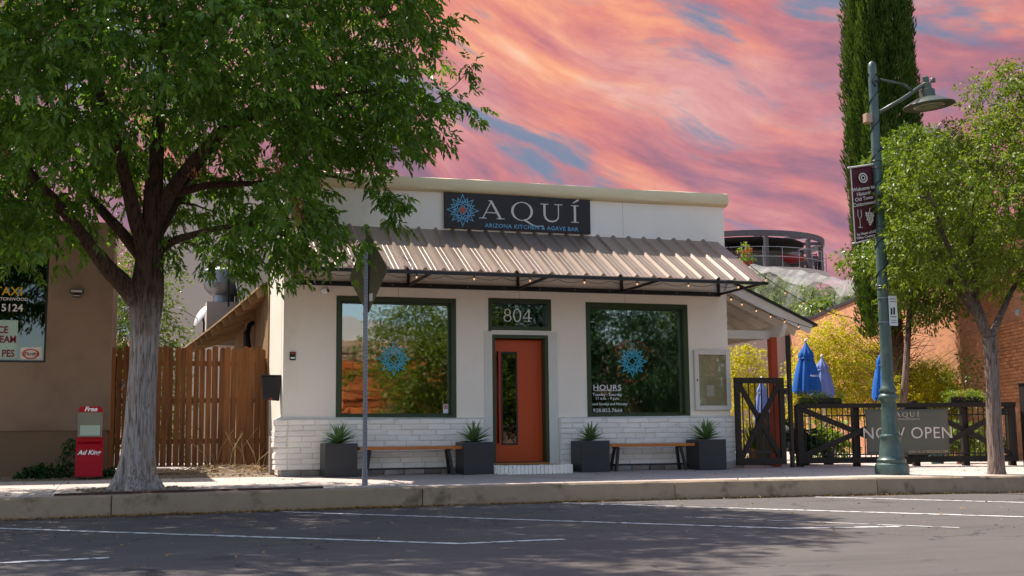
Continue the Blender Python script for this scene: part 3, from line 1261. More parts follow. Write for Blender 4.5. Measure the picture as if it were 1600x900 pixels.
for wi, (x0, x1, z0, z1) in enumerate((ops[0], ops[3])):
    fm = frame_mesh(x0, x1, z0, z1, .085, -.012, .16, .045)
    w = fm.build('shop_window', M['green'], bld, bev=.006)
    w['label'] = ('dark green framed shop window between the sign post and the door', 'dark green framed shop window with opening hours lettered on it')[wi]
    frame_mesh(x0 + .085, x1 - .085, z0 + .045, z1 - .085, .035, .10, .15).build('inner_bead', M['green'], w)
    MB().box(x0 + .1, x1 - .1, .122, .128, z0 + .06, z1 - .1).build('window_pane', M['glass'], w)
    pen = Pen(.118)
    cx = x0 + (1.02 if wi == 0 else .95)
    cz = 1.97
    star(pen, cx, cz, .285, .017)
    pen.build('star_emblem', M['blueline'], w)
    # ring of lettering round the star
    for s, a0, a1, flip in (('ARIZONA KITCHEN', 150, 30, 1), ('& AGAVE BAR', 222, 318, -1)):
        if wi == 0 and flip == 1:
            continue
        for i, ch in enumerate(s):
            if ch == ' ':
                continue
            a = R_(a0 + (a1 - a0) * i / (len(s) - 1))
            rr = .365 if flip == 1 else .40
            tilt = (a - math.pi / 2) if flip == 1 else (a + math.pi / 2)
            text('lettering', ch, .062, (cx + rr * math.cos(a), .117, cz + rr * math.sin(a)), M['redprint'], w, rot=(R_(90), -tilt, 0))
    if wi == 1:
        tx = x0 + .44
        text('lettering', 'HOURS', .14, (tx, .117, 1.44), M['whiteprint'], w, space=1.08, sx=1.15)
        MB().box(tx - .27, tx + .27, .115, .117, 1.425, 1.433).build('lettering_rule', M['whiteprint'], w)
        text('lettering', 'Tuesday - Saturday', .075, (tx, .117, 1.335), M['whiteprint'], w)
        text('lettering', '11 a.m. - 9 p.m.', .075, (tx, .117, 1.265), M['whiteprint'], w)
        text('lettering', 'Closed Sunday and Monday', .07, (tx, .117, 1.165), M['whiteprint'], w, shear=.2)
        text('lettering', '928.852.7664', .095, (tx, .117, 1.04), M['whiteprint'], w, sx=1.12)
        text('lettering', 'BEQUIAZ.COM', .078, (tx, .117, .975 + .0), M['whiteprint'], w, sx=1.12)
    else:
        MB().box(2.78, 2.87, .112, .116, 1.03, 1.19).build('sticker', M['whiteprint'], w)
        MB().box(2.79, 2.86, .108, .1115, 1.105, 1.18).build('red_sticker', M['redprint'], w)
        pen = Pen(.1075)
        pen.ring(2.825, 1.143, .026, .026, .007, .007, 18)
        pen.build('lettering', M['whiteprint'], w)
        MB().box(1.72, 1.98, .20, .203, 1.02, 1.22).build('paper_notice', M['poster'], w)

tr = frame_mesh(*ops[1], .075, -.012, .16, .075).build('transom_window', M['green'], bld, bev=.006)
MB().box(3.655, 4.685, .122, .128, 2.565, 2.985).build('window_pane', M['darkglass'], tr)
pen = Pen(.118)
X8, Z8, H8 = 3.90, 2.66, .225
pen.ring(X8 + .075, Z8 + .165, .062, .060, .022, .012)
pen.ring(X8 + .075, Z8 + .058, .075, .064, .024, .013)
pen.ring(X8 + .255, Z8 + .112, .078, .118, .026, .011)
pen.stroke([(X8 + .475, Z8 + .225), (X8 + .365, Z8 + .062)], .013)
pen.stroke([(X8 + .36, Z8 + .065), (X8 + .535, Z8 + .065)], .016)
pen.stroke([(X8 + .475, Z8 + .004), (X8 + .475, Z8 + .228)], .027)
pen.stroke([(X8 + .43, Z8 + .004), (X8 + .52, Z8 + .004)], .012)
pen.build('house_number', M['whiteprint'], tr)

# door, set back in its opening
DY = .19
door = MB().box(3.70, 4.63, DY, DY + .05, .175, 2.335).build('door', M['orange'], bld, bev=.004)
frame_mesh(3.64, 4.69, .155, 2.41, .06, -.008, .26, .02).build('door_frame', M['green'], door, bev=.004)
frame_mesh(3.865, 4.165, .47, 2.12, .028, DY - .014, DY + .01).build('glazing_bead', M['black'], door)
MB().box(3.893, 4.137, DY - .006, DY - .002, .498, 2.092).build('door_pane', M['darkglass'], door)
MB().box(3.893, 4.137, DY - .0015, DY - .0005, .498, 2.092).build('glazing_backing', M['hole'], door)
MB().tube([(3.785, DY - .06, .50), (3.785, DY - .06, 2.12)], .017, 10).tube([(3.785, DY, .62), (3.785, DY - .06, .62)], .011, 8).tube([(3.785, DY, 2.0), (3.785, DY - .06, 2.0)], .011, 8).build('door_handle', M['black'], door, smooth=True)
MB().box(3.72, 3.735, DY - .008, DY, 1.22, 1.30).build('door_lock', M['steel'], door)
MB().box(3.66, 4.67, -.06, .20, .13, .158).build('threshold', M['plank'], bld, bev=.004)

# step of bricks on end in front of the door
stp = thing('door_step', (4.17, -.5, 0), 'low white painted brick step with rounded corners under the orange door', 'step')
xa, xb, yf, rc = 3.47, 4.88, -.86, .28
path = [(xa + .0, -.09), (xa, yf + rc)]
for k in range(1, 7):
    a = math.pi + (math.pi / 2) * k / 6
    path.append((xa + rc + rc * math.cos(a), yf + rc + rc * math.sin(a)))
for k in range(0, 7):
    a = -math.pi / 2 + (math.pi / 2) * k / 6
    path.append((xb - rc + rc * math.cos(a), yf + rc + rc * math.sin(a)))
path.append((xb, -.09))
MB().prism([(xa + .012 + (x - xa) * (xb - xa - .024) / (xb - xa), y + .012, -.03) for x, y in path], (0, 0, .147)).build('step_core', M['mortar'], stp)
sb_me = [box_mesh('brick', M['wbrick'], .064, .10, .165, .003) for _ in range(4)]
cum = [0]
for i in range(1, len(path)):
    cum.append(cum[-1] + math.hypot(path[i][0] - path[i - 1][0], path[i][1] - path[i - 1][1]))
s = .035
while s < cum[-1] - .03:
    j = max(i for i in range(len(cum)) if cum[i] <= s)
    t = (s - cum[j]) / (cum[j + 1] - cum[j])
    x, y = path[j][0] + (path[j + 1][0] - path[j][0]) * t, path[j][1] + (path[j + 1][1] - path[j][1]) * t
    ang = math.atan2(path[j + 1][1] - path[j][1], path[j + 1][0] - path[j][0])
    nx, ny = math.cos(ang + math.pi / 2), math.sin(ang + math.pi / 2)
    inst('brick', random.choice(sb_me), stp, Vector((x + nx * .04, y + ny * .04, .05 + random.uniform(-.003, .003))) - wl(stp), rot=(0, 0, ang), bev=.006)
    s += .070

# sign board
sg = thing('sign_board', (4.15, -.06, 4.27), 'dark brown sign board lettered AQUI above the ribbed metal awning', 'sign')
MB().box(2.775, 5.53, -.062, -.004, 4.275, 4.912).build('board', M['signbrown'], sg, bev=.004)
pen = Pen(-.064)
star(pen, 3.105, 4.605, .288, .0135)
pen.build('star_emblem', M['blueprint'], sg)
MB().add([(3.105, -.0665, 4.605 + .07), (3.105 + .07, -.0665, 4.605), (3.105, -.0665, 4.605 - .07), (3.105 - .07, -.0665, 4.605)], [(0, 3, 2, 1)]).build('star_centre', M['redprint'], sg)
for pen in aqui(-.0645, 3.41, 4.475, .322):
    pen.build('letter', M['cream'], sg)
text('lettering', 'ARIZONA KITCHEN & AGAVE BAR', .103, (4.40, -.064, 4.318), M['blueprint'], sg, bold=.0012, space=1.10, sx=1.03)
for x in (2.80, 3.70, 4.61, 5.505):
    for z in (4.895, 4.292):
        MB().lathe([(.012, 0), (.012, .004), (.006, .008)], (0, 0, 0), 10).build('bolt', M['steel'], sg, smooth=True).matrix_local = Matrix.Translation(Vector((x, -.062, z)) - wl(sg)) @ Matrix.Rotation(R_(90), 4, 'X')

# ------------------------------------------------------------------ awning
aw = thing('awning', (4.13, 0, 3.2), 'ribbed metal awning on black steel brackets along the white shop front', 'awning')
AX0, AX1 = .13, 8.13
AT, AB = Vector((0, -.012, 4.245)), Vector((0, -1.76, 3.265))
sl = (AB - AT)
nrm = Vector((0, sl.z, -sl.y)).normalized()
if nrm.z < 0:
    nrm = -nrm
pitch_ = .3055
rprof = [(0, .0), (.006, .001), (.036, .042), (.066, .042), (.096, .001), (.150, .0), (.156, .003), (.164, .003), (.170, .0), (.226, 0), (.232, .003), (.240, .003), (.246, 0), (.3055, 0)]
nr = int(round((AX1 - AX0) / pitch_))
per = 3
for p0 in range(0, nr, per):
    mb = MB()
    cols = []
    for r in range(p0, min(p0 + per, nr)):
        for (u, h) in rprof[:-1]:
            cols.append((AX0 + r * pitch_ + u, h))
    rr = min(p0 + per, nr)
    cols.append((AX0 + rr * pitch_ + (.06 if rr == nr else .0), 0))
    NS = 6
    lift = .0015 * ((p0 // per) % 2)
    for (x, h) in cols:
        for q in range(NS + 1):
            t = q / NS
            P = AT + sl * t + nrm * (h + lift + .004 * math.sin(x * 1.7 + t * 3) * t)
            mb.v.append((x, P.y, P.z))
    for c in range(len(cols) - 1):
        for q in range(NS):
            a = c * (NS + 1) + q
            mb.f.append((a, a + 1, a + NS + 2, a + NS + 1))
    sh = mb.build('metal_sheet', M['tin'], aw)
    so = sh.modifiers.new('thickness', 'SOLIDIFY')
    so.thickness = .0025
MB().box(AX0 + .01, AX1 + .01, -.055, -.004, 3.195, 3.275).build('wall_rail', M['black'], aw, bev=.004)
MB().bar((AX0, AB.y + .03, AB.z - .035), (AX1 + .06, AB.y + .03, AB.z - .035), .045, .05).build('front_rail', M['black'], aw, bev=.003)
for x in (AX0 + .04, 2.13, 4.13, 6.13, AX1 - .02):
    MB().box(x - .022, x + .022, -.05, -.006, 3.28, 4.15).build('bracket_post', M['black'], aw)
    MB().bar((x, -.05, 3.235), (x, AB.y + .05, AB.z - .03), .04, .04).build('bracket_strut', M['black'], aw)
    MB().bar((x, -.03, 4.185), (x, AB.y + .03, AB.z - .012), .035, .03).build('bracket_rafter', M['black'], aw)
for x in np.linspace(.5, 7.9, 12):
    MB().tube([(x, -.056, 3.235), (x, -.062, 3.235)], .012, 8).build('bolt', M['steel'], aw)

# bulbs strung under the awning's edge and on to the porch
fl = thing('string_lights', (4.1, -1.72, 3.2), 'string of small warm bulbs along the awning edge', 'string lights')
pts = []
XB = np.linspace(.45, 8.1, 17)
for a, b in zip(XB[:-1], XB[1:]):
    for t in np.linspace(0, 1, 6)[:-1]:
        pts.append((a + (b - a) * t, AB.y + .06, AB.z - .075 - .05 * math.sin(math.pi * t)))
MB().tube(pts, .004, 4).build('cable', M['wire'], fl)


def bulb(x, y, z, parent):
    s = MB().lathe([(.010, .03), (.013, .0), (.012, -.012)], (x, y, z), 8).build('socket', M['wire'], parent)
    MB().lathe([(.008, -.012), (.013, -.024), (.014, -.032), (.009, -.044), (.002, -.048)], (x, y, z), 10).build('bulb', M['bulb'], parent, smooth=True)


for x in XB[1::2]:
    bulb(x, AB.y + .06, AB.z - .085, fl)

# ------------------------------------------------------------------ small things on the front
sc = thing('security_camera', (.65, -.05, 3.1), 'small round white security camera under the awning rail', 'camera')
MB().lathe([(.045, 0), (.045, .02), (.03, .03)], (0, 0, 0), 16).build('mount', M['white'], sc, smooth='auto', local=True).rotation_euler = (R_(90), 0, 0)
b_ = MB().lathe([(.0, -.06), (.035, -.055), (.055, -.03), (.06, 0), (.055, .04), (.05, .055), (.0, .056)], (0, 0, 0), 18).build('camera_ball', M['white'], sc, smooth=True, local=True)
b_.location = (.02, -.07, 0)
b_.rotation_euler = (R_(80), 0, R_(50))
l_ = MB().lathe([(.028, 0), (.028, .012), (.0, .014)], (0, 0, 0), 14).build('lens', M['black'], sc, smooth='auto', local=True)
l_.location = (.063, -.106, -.01)
l_.rotation_euler = (R_(80), 0, R_(50))

kp = thing('access_keypad', (.155, -.02, 1.95), 'black keypad with a red and white label on the white wall', 'keypad')
MB().box(.105, .205, -.03, 0, 1.92, 2.06).build('case', M['black'], kp, bev=.008)
MB().box(.118, .192, -.033, -.0302, 2.025, 2.045).build('red_label', M['redprint'], kp)
MB().box(.118, .192, -.033, -.0302, 1.945, 1.97).build('white_label', M['whiteprint'], kp)

mbx = thing('mail_box', (-.17, .3, 1.25), 'black metal letter box on the side of the white building', 'letter box')
MB().prism([(-.30, .20, 1.28), (-.03, .20, 1.25), (-.005, .20, 1.66), (-.325, .20, 1.66)], (0, .17, 0)).build('box', M['black'], mbx, bev=.006)
MB().prism([(-.33, .185, 1.662), (-.004, .185, 1.662), (-.004, .185, 1.685), (-.33, .185, 1.685)], (0, .20, 0)).build('lid', M['black'], mbx, bev=.004)
MB().box(-.19, -.15, .192, .1995, 1.275, 1.30).build('red_tag', M['redprint'], mbx)

nc = thing('notice_case', (7.9, -.05, 1.06), 'white framed glass notice case on the wall beside the gate', 'notice case')
frame_mesh(7.54, 8.275, 1.065, 2.18, .085, -.085, -.002).build('frame', M['whitewood'], nc, bev=.008)
MB().box(7.62, 8.19, -.03, -.015, 1.145, 2.10).build('back_board', M['kraft'], nc)
MB().box(7.625, 8.19, -.068, -.064, 1.15, 2.095).build('glass_door', glassmat('case_glass', .10, (.93, .93, .9)), nc)
MB().box(7.79, 7.95, -.036, -.032, 1.32, 1.53).build('paper_notice', M['cream'], nc)
for (x, z) in ((7.80, 1.94), (7.70, 1.69), (7.84, 1.68), (7.92, 1.675), (8.03, 1.685)):
    MB().lathe([(.008, 0), (.008, .006)], (x, -.034, z), 8).build('pin', M['black'], nc)
MB().box(7.575, 7.592, -.095, -.085, 1.60, 1.64).build('lock', M['black'], nc)

# chairs seen through the right-hand window
for i, (cx, lab) in enumerate(((6.05, 'slatted wooden chair inside the shop window behind the telephone number'), (6.55, 'slatted wooden chair inside the shop window below the blue star'))):
    ch = thing('dining_chair', (cx, .75, .155), lab, 'chair', 'chairs inside the window')
    MB().box(cx - .22, cx + .22, .6, 1.02, .60, .64).build('seat', M['wood_in'], ch, bev=.01)
    for sx in (-.2, .2):
        MB().bar((cx + sx, .62, .155), (cx + sx * 1.05, .55, 1.36), .035, .04).build('back_post', M['wood_in'], ch)
        MB().bar((cx + sx, 1.0, .155), (cx + sx, 1.0, .6), .035, .035).build('leg', M['wood_in'], ch)
    for sx in (-.1, 0, .1):
        MB().bar((cx + sx, .61, .64), (cx + sx, .56, 1.33), .045, .015).build('slat', M['wood_in'], ch)
    MB().bar((cx - .2, .56, 1.2), (cx + .2, .56, 1.2), .02, .06).build('rail', M['wood_in'], ch)

# ------------------------------------------------------------------ planters, yuccas, benches
blade = None


def blade_mesh():
    mb = MB()
    n = 7
    for i in range(n):
        t = i / (n - 1)
        w = .018 * (1 - t ** 2.2) * (.55 + .9 * min(1, t * 3) * (1 - .3 * t)) + .0008
        y = .30 * t
        z = .0
        mb.v += [(-w, y, z + .35 * w), (0, y, z - .2 * w), (w, y, z + .35 * w)]
    for i in range(n - 1):
        for k in range(2):
            a = i * 3 + k
            mb.f.append((a, a + 1, a + 4, a + 3))
    # gentle downward curve
    mb.v = [(x, y, z - .55 * y * y) for x, y, z in mb.v]
    return mb.mesh('leaf', M['yucca'], True)


YB = blade_mesh()
PLN = [(.61, 1.14, 'leftmost of the four, beside the sign post'), (2.935, 3.455, 'left of the orange door'),
       (5.045, 5.575, 'right of the door step'), (7.29, 7.83, 'rightmost of the four, below the notice case')]
for i, (x0, x1, where) in enumerate(PLN):
    y0, y1, z0, z1 = -.66, -.13, -.012, .53
    cx = (x0 + x1) / 2
    p = thing('planter', (cx, -.4, -.012), 'square charcoal planter box, ' + where, 'planter', 'charcoal planters along the wall')
    t = .022
    mb = MB()
    mb.prism([(x0 + .012, y0 + .012, z0), (x1 - .012, y0 + .012, z0), (x1 - .012, y1 - .012, z0), (x0 + .012, y1 - .012, z0)], (0, 0, .02))
    for (a, b, c, d) in ((x0, x1, y0, y0 + t), (x0, x1, y1 - t, y1), (x0, x0 + t, y0 + t, y1 - t), (x1 - t, x1, y0 + t, y1 - t)):
        mb.box(a, b, c, d, z0, z1)
    mb.build('box', M['planter'], p, bev=.006)
    MB().box(x0 + t, x1 - t, y0 + t, y1 - t, z0 + .3, z1 - .035).build('soil', M['soil'], p)
    yc = thing('yucca', (cx, -.395, z1 - .035), 'spiky green yucca in the charcoal planter, ' + where, 'yucca', 'yuccas in the planters')
    rr = random.Random(40 + i)
    for k in range(46):
        t_ = k / 46
        ele = R_(84 - 74 * t_ ** .8 + rr.uniform(-7, 7))
        azm = k * 2.39996 + rr.uniform(-.25, .25)
        sc_ = rr.uniform(.95, 1.3) * (1.0 - .10 * t_) * (1.0, 1.05, .92, 1.1)[i]
        inst('leaf', YB, yc, (0.012 * math.cos(azm), .012 * math.sin(azm), .02 + .05 * (1 - t_)), rot=(ele, rr.uniform(-.3, .3), azm), scale=(sc_ * 1.05, sc_, sc_))

for i, (x0, x1, lab) in enumerate(((1.19, 2.97, 'bench with orange timber seat and black legs below the star window'),
                                   (5.62, 7.27, 'bench with orange timber seat and black legs below the hours window'))):
    cx = (x0 + x1) / 2
    bn = thing('bench', (cx, -.4, -.008), lab, 'bench', 'benches between the planters')
    for (a, b) in ((-.55, -.445), (-.44, -.335), (-.33, -.225)):
        MB().box(x0, x1, a, b, .415, .468).build('seat_plank', M['plank'], bn, bev=.006)
    for lx, s in ((x0 + .17, -1), (x1 - .23, 1)):
        for (ya, yb) in ((-.53, -.47), (-.25, -.31)):
            MB().bar((lx + s * .05, ya, -.008), (lx - s * .02, yb, .40), .045, .045, (0, 1, 0)).build('leg', M['black'], bn)
        MB().box(lx - .03, lx + .03, -.50, -.28, .395, .414).build('leg_plate', M['black'], bn)
        MB().bar((lx + s * .035, -.51, .10), (lx + s * .035, -.27, .10), .03, .03).build('cross_bar', M['black'], bn)
    MB().bar((x0 + .15, -.39, .10), (x1 - .21, -.39, .10), .03, .03).build('stretcher', M['black'], bn)

# ================================================================== LEFT: TAN BUILDING, FENCE, YARD
LBY = 1.0
lb = thing('tan_building', (-8.0, LBY, 0), 'tan stucco building with a lettered dark window beside the wooden fence', 'building')
wx1, wz0, wz1 = -3.77, 1.91, 3.75
mb = MB()
mb.box(-14, -6.4, LBY, LBY + .3, .79, 4.3).box(-6.4, wx1, LBY, LBY + .3, .79, wz0).box(-6.4, wx1, LBY, LBY + .3, wz1, 4.3).box(wx1, -2.74, LBY, LBY + .3, .79, 4.3)
mb.box(-3.04, -2.74, LBY + .3, 9, .79, 4.3)
mb.build('stucco_wall', M['tan'], lb)
MB().box(-14, -2.78, LBY + .035, 9, -.05, .787).build('plinth', M['tanlow'], lb)
MB().box(-14, -3.04, LBY + .3, 9, 3.9, 4.1).build('roof', M['shingle'], lb)
MB().box(-6.5, -3.2, LBY + 1.6, LBY + 1.7, .8, 3.9).build('interior_wall', M['interior'], lb)
w = frame_mesh(-6.4, wx1, wz0, wz1, .035, LBY + .02, LBY + .12).build('shop_window', M['black'], lb)
MB().box(-6.37, wx1 - .03, LBY + .07, LBY + .076, wz0 + .03, wz1 - .03).build('window_pane', glassmat('tinted_window', .10, (.2, .2, .2)), w)
YT = LBY + .066
SC = (at(10, 500, LBY) - at(110, 500, LBY)).length / 100        # metres per photo pixel on this wall


def ltext(s, xr, yb, hpx, m, bold=0., sx=1., y=YT):
    p = at(xr, yb, LBY)
    return text('lettering', s, hpx * SC / .70, (p.x, y, p.z), m, w, ax='RIGHT', bold=bold, sx=sx)


ltext('TAXI', 35, 461, 14, M['yellowprint'], .003, 1.0)
ltext('COTTONWOOD', 43.5, 469.5, 5.2, M['cream'], .0012, 1.05)
ltext('5124', 35.5, 486, 12, M['cream'], .003)
a, b = at(28, 500, LBY), at(28, 565, LBY)
MB().box(a.x - .75, a.x, YT - .003, YT, b.z, a.z).build('poster', M['poster'], w)
for s, xr, yb in (('ICE', 12, 520), ('CREAM', 25, 535), ('PES', 22, 557)):
    ltext(s, xr, yb, 11.5, M['darkred'], .004, .82, YT - .006)
a, b = at(32, 542, LBY), at(65, 564, LBY)
st = MB().box(a.x, b.x, YT - .003, YT, b.z, a.z).build('sticker', M['cream'], w)
cx, cz = (a.x + b.x) / 2, (a.z + b.z) / 2
pen = Pen(YT - .0045)
pen.ring(cx - .01, cz + .005, .135, .085, .035, .022)
pen.build('sticker_ring', M['redprint'], w)
text('lettering', 'Thrifty', .085, (cx - .01, YT - .007, cz - .025), M['darkred'], w, shear=.25, bold=.001)
p = at(120, 458, LBY)
fld = thing('flood_light', (p.x, LBY, p.z), 'small twin-panel flood light on the tan wall', 'wall light')
MB().box(p.x - .11, p.x + .11, LBY - .10, LBY - .02, p.z - .01, p.z + .055).build('head', M['black'], fld, bev=.01)
MB().box(p.x - .09, p.x + .09, LBY - .108, LBY - .101, p.z + .002, p.z + .042).build('lens', M['lens'], fld)
MB().box(p.x - .06, p.x + .06, LBY - .06, LBY, p.z - .075, p.z - .012).build('sensor', M['black'], fld, bev=.006)
MB().box(p.x - .05, p.x + .05, LBY - .066, LBY - .0605, p.z - .06, p.z - .038).build('sensor_lens', M['lens'], fld)

# newspaper box
NX0, NX1, NY0 = -3.215, -2.815, .10
cxn = (NX0 + NX1) / 2
nb = thing('newspaper_box', (cxn, .3, .05), 'red plastic newspaper box lettered Free and Ad King', 'newspaper box')


def side(pts):
    return [(NX0, NY0 + y, z) for y, z in pts]


body = MB().prism([(NX0 - .005, NY0 + y, z) for y, z in [(-.02, .05), (-.02, .08), (.03, .30), (.055, .50), (.04, .56), (.14, .60), (.14, .68), (.46, .68), (.46, .05)]], (NX1 - NX0 + .01, 0, 0))
body.build('body', M['newsred'], nb, bev=.012)
hd = MB().prism([(NX0 + .02, NY0 + y, z) for y, z in [(.0, .685), (.0, 1.06), (.46, 1.06), (.46, .685)]], (NX1 - NX0 - .04, 0, 0)).build('display_case', M['newsred'], nb, bev=.01)
frame_mesh(NX0 + .015, NX1 - .015, .675, 1.065, .022, NY0 - .012, NY0 + .01).build('door_frame', M['newsgrey'], nb)
MB().box(NX0 + .035, NX1 - .035, NY0 - .006, NY0 - .002, .695, 1.045).build('clear_door', M['newsgrey'], nb)
MB().box(NX0 + .05, NX1 - .05, NY0 - .0085, NY0 - .0065, .70, .86).build('newspaper', M['poster'], nb)
cap = MB().prism([(NX0 + .02, NY0 - .01, 1.068), (NX1 - .02, NY0 - .01, 1.068), (NX1 - .02, NY0 - .01, 1.12), (NX1 - .05, NY0 - .01, 1.16), (NX0 + .05, NY0 - .01, 1.16), (NX0 + .02, NY0 - .01, 1.12)], (0, .46, 0)).build('cap', M['newsred'], nb, bev=.008)
text('lettering', 'Free', .105, (cxn, NY0 - .013, 1.082), M['whiteprint'], nb, shear=.3, bold=.003)
text('lettering', 'Ad King', .098, (cxn - .005, NY0 - .03, .40), M['whiteprint'], nb, shear=.3, bold=.0025, rot=(R_(83), 0, 0), sx=1.05)

# wooden fence with round-topped pickets
FY = 2.2
fn = thing('wooden_fence', (-1.35, FY, .12), 'tall brown stained wooden picket fence with rounded tops', 'fence')


def picket_mesh(wd, h):
    pts = [(-wd / 2, 0), (wd / 2, 0), (wd / 2, h - wd * .42)]
    for k in range(1, 8):
        a = math.pi * k / 8
        pts.append((wd / 2 * math.cos(a), h - wd * .42 + wd * .42 * math.sin(a)))
    pts.append((-wd / 2, h - wd * .42))
    return MB().prism([(x, 0, z) for x, z in pts], (0, .018, 0)).mesh('picket', M['fencewood'])


pk = [picket_mesh(.098, 2.14), picket_mesh(.104, 2.17), picket_mesh(.09, 2.13)]
x = -2.72
while x < -.02:
    inst('picket', random.choice(pk), fn, Vector((x, FY + random.uniform(-.006, .006), .14 + random.uniform(-.015, .015))) - wl(fn),
         rot=(0, random.uniform(-.008, .008), random.uniform(-.03, .03)))
    x += .1085 + random.uniform(-.004, .006)
for z in (.55, 1.28, 1.95):
    MB().box(-2.75, 0, FY + .025, FY + .065, z, z + .09).build('rail', M['fencewood'], fn)
for x in (-2.70, -2.28, -.06):
    MB().box(x - .045, x + .045, FY + .066, FY + .155, -.05, 2.1).build('post', M['fencewood'], fn)
p = at(192.5, 600, FY)
MB().box(p.x - .03, p.x + .03, FY - .045, FY - .01, p.z - .06, p.z + .0).build('padlock', M['steel'], fn, bev=.01)
MB().tube([(p.x - .018, FY - .027, p.z), (p.x - .018, FY - .027, p.z + .045), (p.x, FY - .027, p.z + .06), (p.x + .018, FY - .027, p.z + .045), (p.x + .018, FY - .027, p.z)], .006, 6).build('shackle', M['steel'], fn)
MB().box(-1.0, -.88, FY - .22, FY - .10, .04, .26).build('stump_post', M['fencewood'], fn)

# low wing of the white building: boarded side wall under a sagging rafter eave
wg = thing('boarded_wing', (0, 5, 0), 'tan boarded side wing with open brown rafter eave behind the fence', 'building')
bd = box_mesh('board', M['siding'], .205, .02, 3.5)
y = 2.16
while y < 9.4:
    inst('board', bd, wg, Vector((-.016 + random.uniform(-.003, .003), y, 1.75)) - wl(wg), rot=(0, 0, R_(90)))
    y += .215


E0, E1 = at(406, 446, 2.3), at(286, 543, 9.4)


def eave(t):
    return E0.lerp(E1, t) + Vector((0, 0, -.04 * math.sin(math.pi * t)))


N = 14
mb = MB()
for i in range(N + 1):
    e = eave(i / N)
    for k, (dx_, dz_) in enumerate(((0, 0), (.6, .30), (1.6, .75), (1.6, .71), (.6, .26), (0, -.04))):
        mb.v.append((e.x + dx_ * (1 + .5 * i / N), e.y, e.z + dz_))
for i in range(N):
    for k in range(6):
        a, b = i * 6 + k, i * 6 + (k + 1) % 6
        mb.f.append((a, a + 6, b + 6, b))
mb.f.append((0, 1, 2, 3, 4, 5))
mb.f.append(tuple(N * 6 + k for k in range(6))[::-1])
mb.build('roof_edge', M['shingle'], wg)
for i in range(13):
    e = eave((i + .35) / 13)
    MB().bar((e.x - .01, e.y, e.z - .13), (e.x + 1.2 * (1 + .4 * i / 13), e.y, e.z + .43), .07, .16).build('rafter', M['rafter'], wg)
mb = MB()
prev = None
for i in range(N):
    a, b = eave(i / N), eave((i + 1) / N)
    mb.bar((a.x - .012, a.y, a.z - .035), (b.x - .012, b.y, b.z - .035), .02, .035)
mb.build('gutter_board', M['rafter'], wg)
MB().tube([(-.03, 4.7, 2.1), (-.12, 4.7, 2.45), (-.16, 4.7, 2.75), (-.12, 4.7, 2.95), (-.03, 4.7, 3.0)], .05, 8).build('vent_pipe', M['hole'], wg, smooth=True)
MB().box(-.04, -.018, 6.3, 6.9, .2, 3.0).build('shutter', M['hole'], wg)
MB().box(.1, 4, 9.45, 9.7, 0, 4.4).build('end_wall', M['siding'], wg)

# exhaust fan on its duct, dish, beige building behind
fp = at(350, 445, 9.8)
fan = thing('exhaust_fan', (fp.x, 9.8, 3.0), 'round galvanised kitchen exhaust fan on a white duct behind the fence', 'exhaust fan')
sc_ = (at(300, 445, 9.8) - at(400, 445, 9.8)).length / 100
MB().lathe([(.17, -.46), (.22, -.44), (.22, -.28), (.30, -.25), (.41, -.10), (.43, -.02), (.44, .0)], (fp.x, 9.8, fp.z), 28, 1.15, 1.15).build('fan_bowl', M['steel'], fan, smooth='auto')
MB().lathe([(.43, .002), (.43, .32), (.40, .36), (.30, .40), (.10, .42), (.0, .42)], (fp.x, 9.8, fp.z), 28, 1.15, 1.15).build('fan_drum', M['steel'], fan, smooth='auto')
MB().box(fp.x - .42, fp.x + .30, 9.45, 10.15, 2.9, fp.z - .46).build('duct', M['beige'], fan)
MB().box(fp.x + .05, fp.x + .09, 9.2, 9.25, fp.z - .6, fp.z + .55).build('conduit', M['black'], fan)
MB().tube([(fp.x + .30, 9.2, fp.z - .3), (fp.x + .10, 9.3, fp.z + .7)], .022, 8).build('pipe', M['white'], fan)
dp = at(311, 493, 9.0)
dsh = thing('satellite_dish', (dp.x, 9.0, 3.2), 'white satellite dish on the wing roof behind the fence', 'satellite dish')
d_ = MB().lathe([(.0, .03), (.10, .022), (.20, .0), (.27, -.03), (.275, -.035), (.20, -.01), (.10, .012), (.0, .02)][::-1], (0, 0, 0), 24).build('dish', M['white'], dsh, smooth=True, local=True)
d_.location = Vector((dp.x, 9.0, dp.z)) - wl(dsh)
d_.rotation_euler = (R_(62), R_(-22), R_(-62))
a = at(283, 483, 8.6)
MB().tube([(dp.x + .02, 9.0, dp.z - .10), tuple(a)], .012, 6).build('feed_arm', M['steel'], dsh)
MB().tube([tuple(a), (a.x - .07, a.y, a.z + .02)], .03, 10).build('receiver', M['white'], dsh)
MB().tube([(dp.x + .06, 9.05, dp.z), (dp.x + .12, 9.05, dp.z - .15), (dp.x + .12, 9.05, dp.z - .85)], .025, 8).build('mast', M['black'], dsh)
bb = thing('beige_building', (0, 17, 0), 'plain beige rendered building behind the exhaust fan', 'building')
p0, p1 = at(248, 500, 17), at(470, 430, 17)
MB().box(p0.x, p1.x + 6, 17, 24, 0, 8.2).build('wall', M['beige'], bb)
MB().box(at(395, 430, 16.9).x, p1.x + 6, 16.9, 16.999, at(395, 434, 16.9).z, at(395, 424, 16.9).z).build('sill_band', M['rafter'], bb)
MB().box(p0.x - .1, p1.x + 6.1, 16.9, 24.1, 8.21, 8.5).build('parapet', M['beige'], bb)

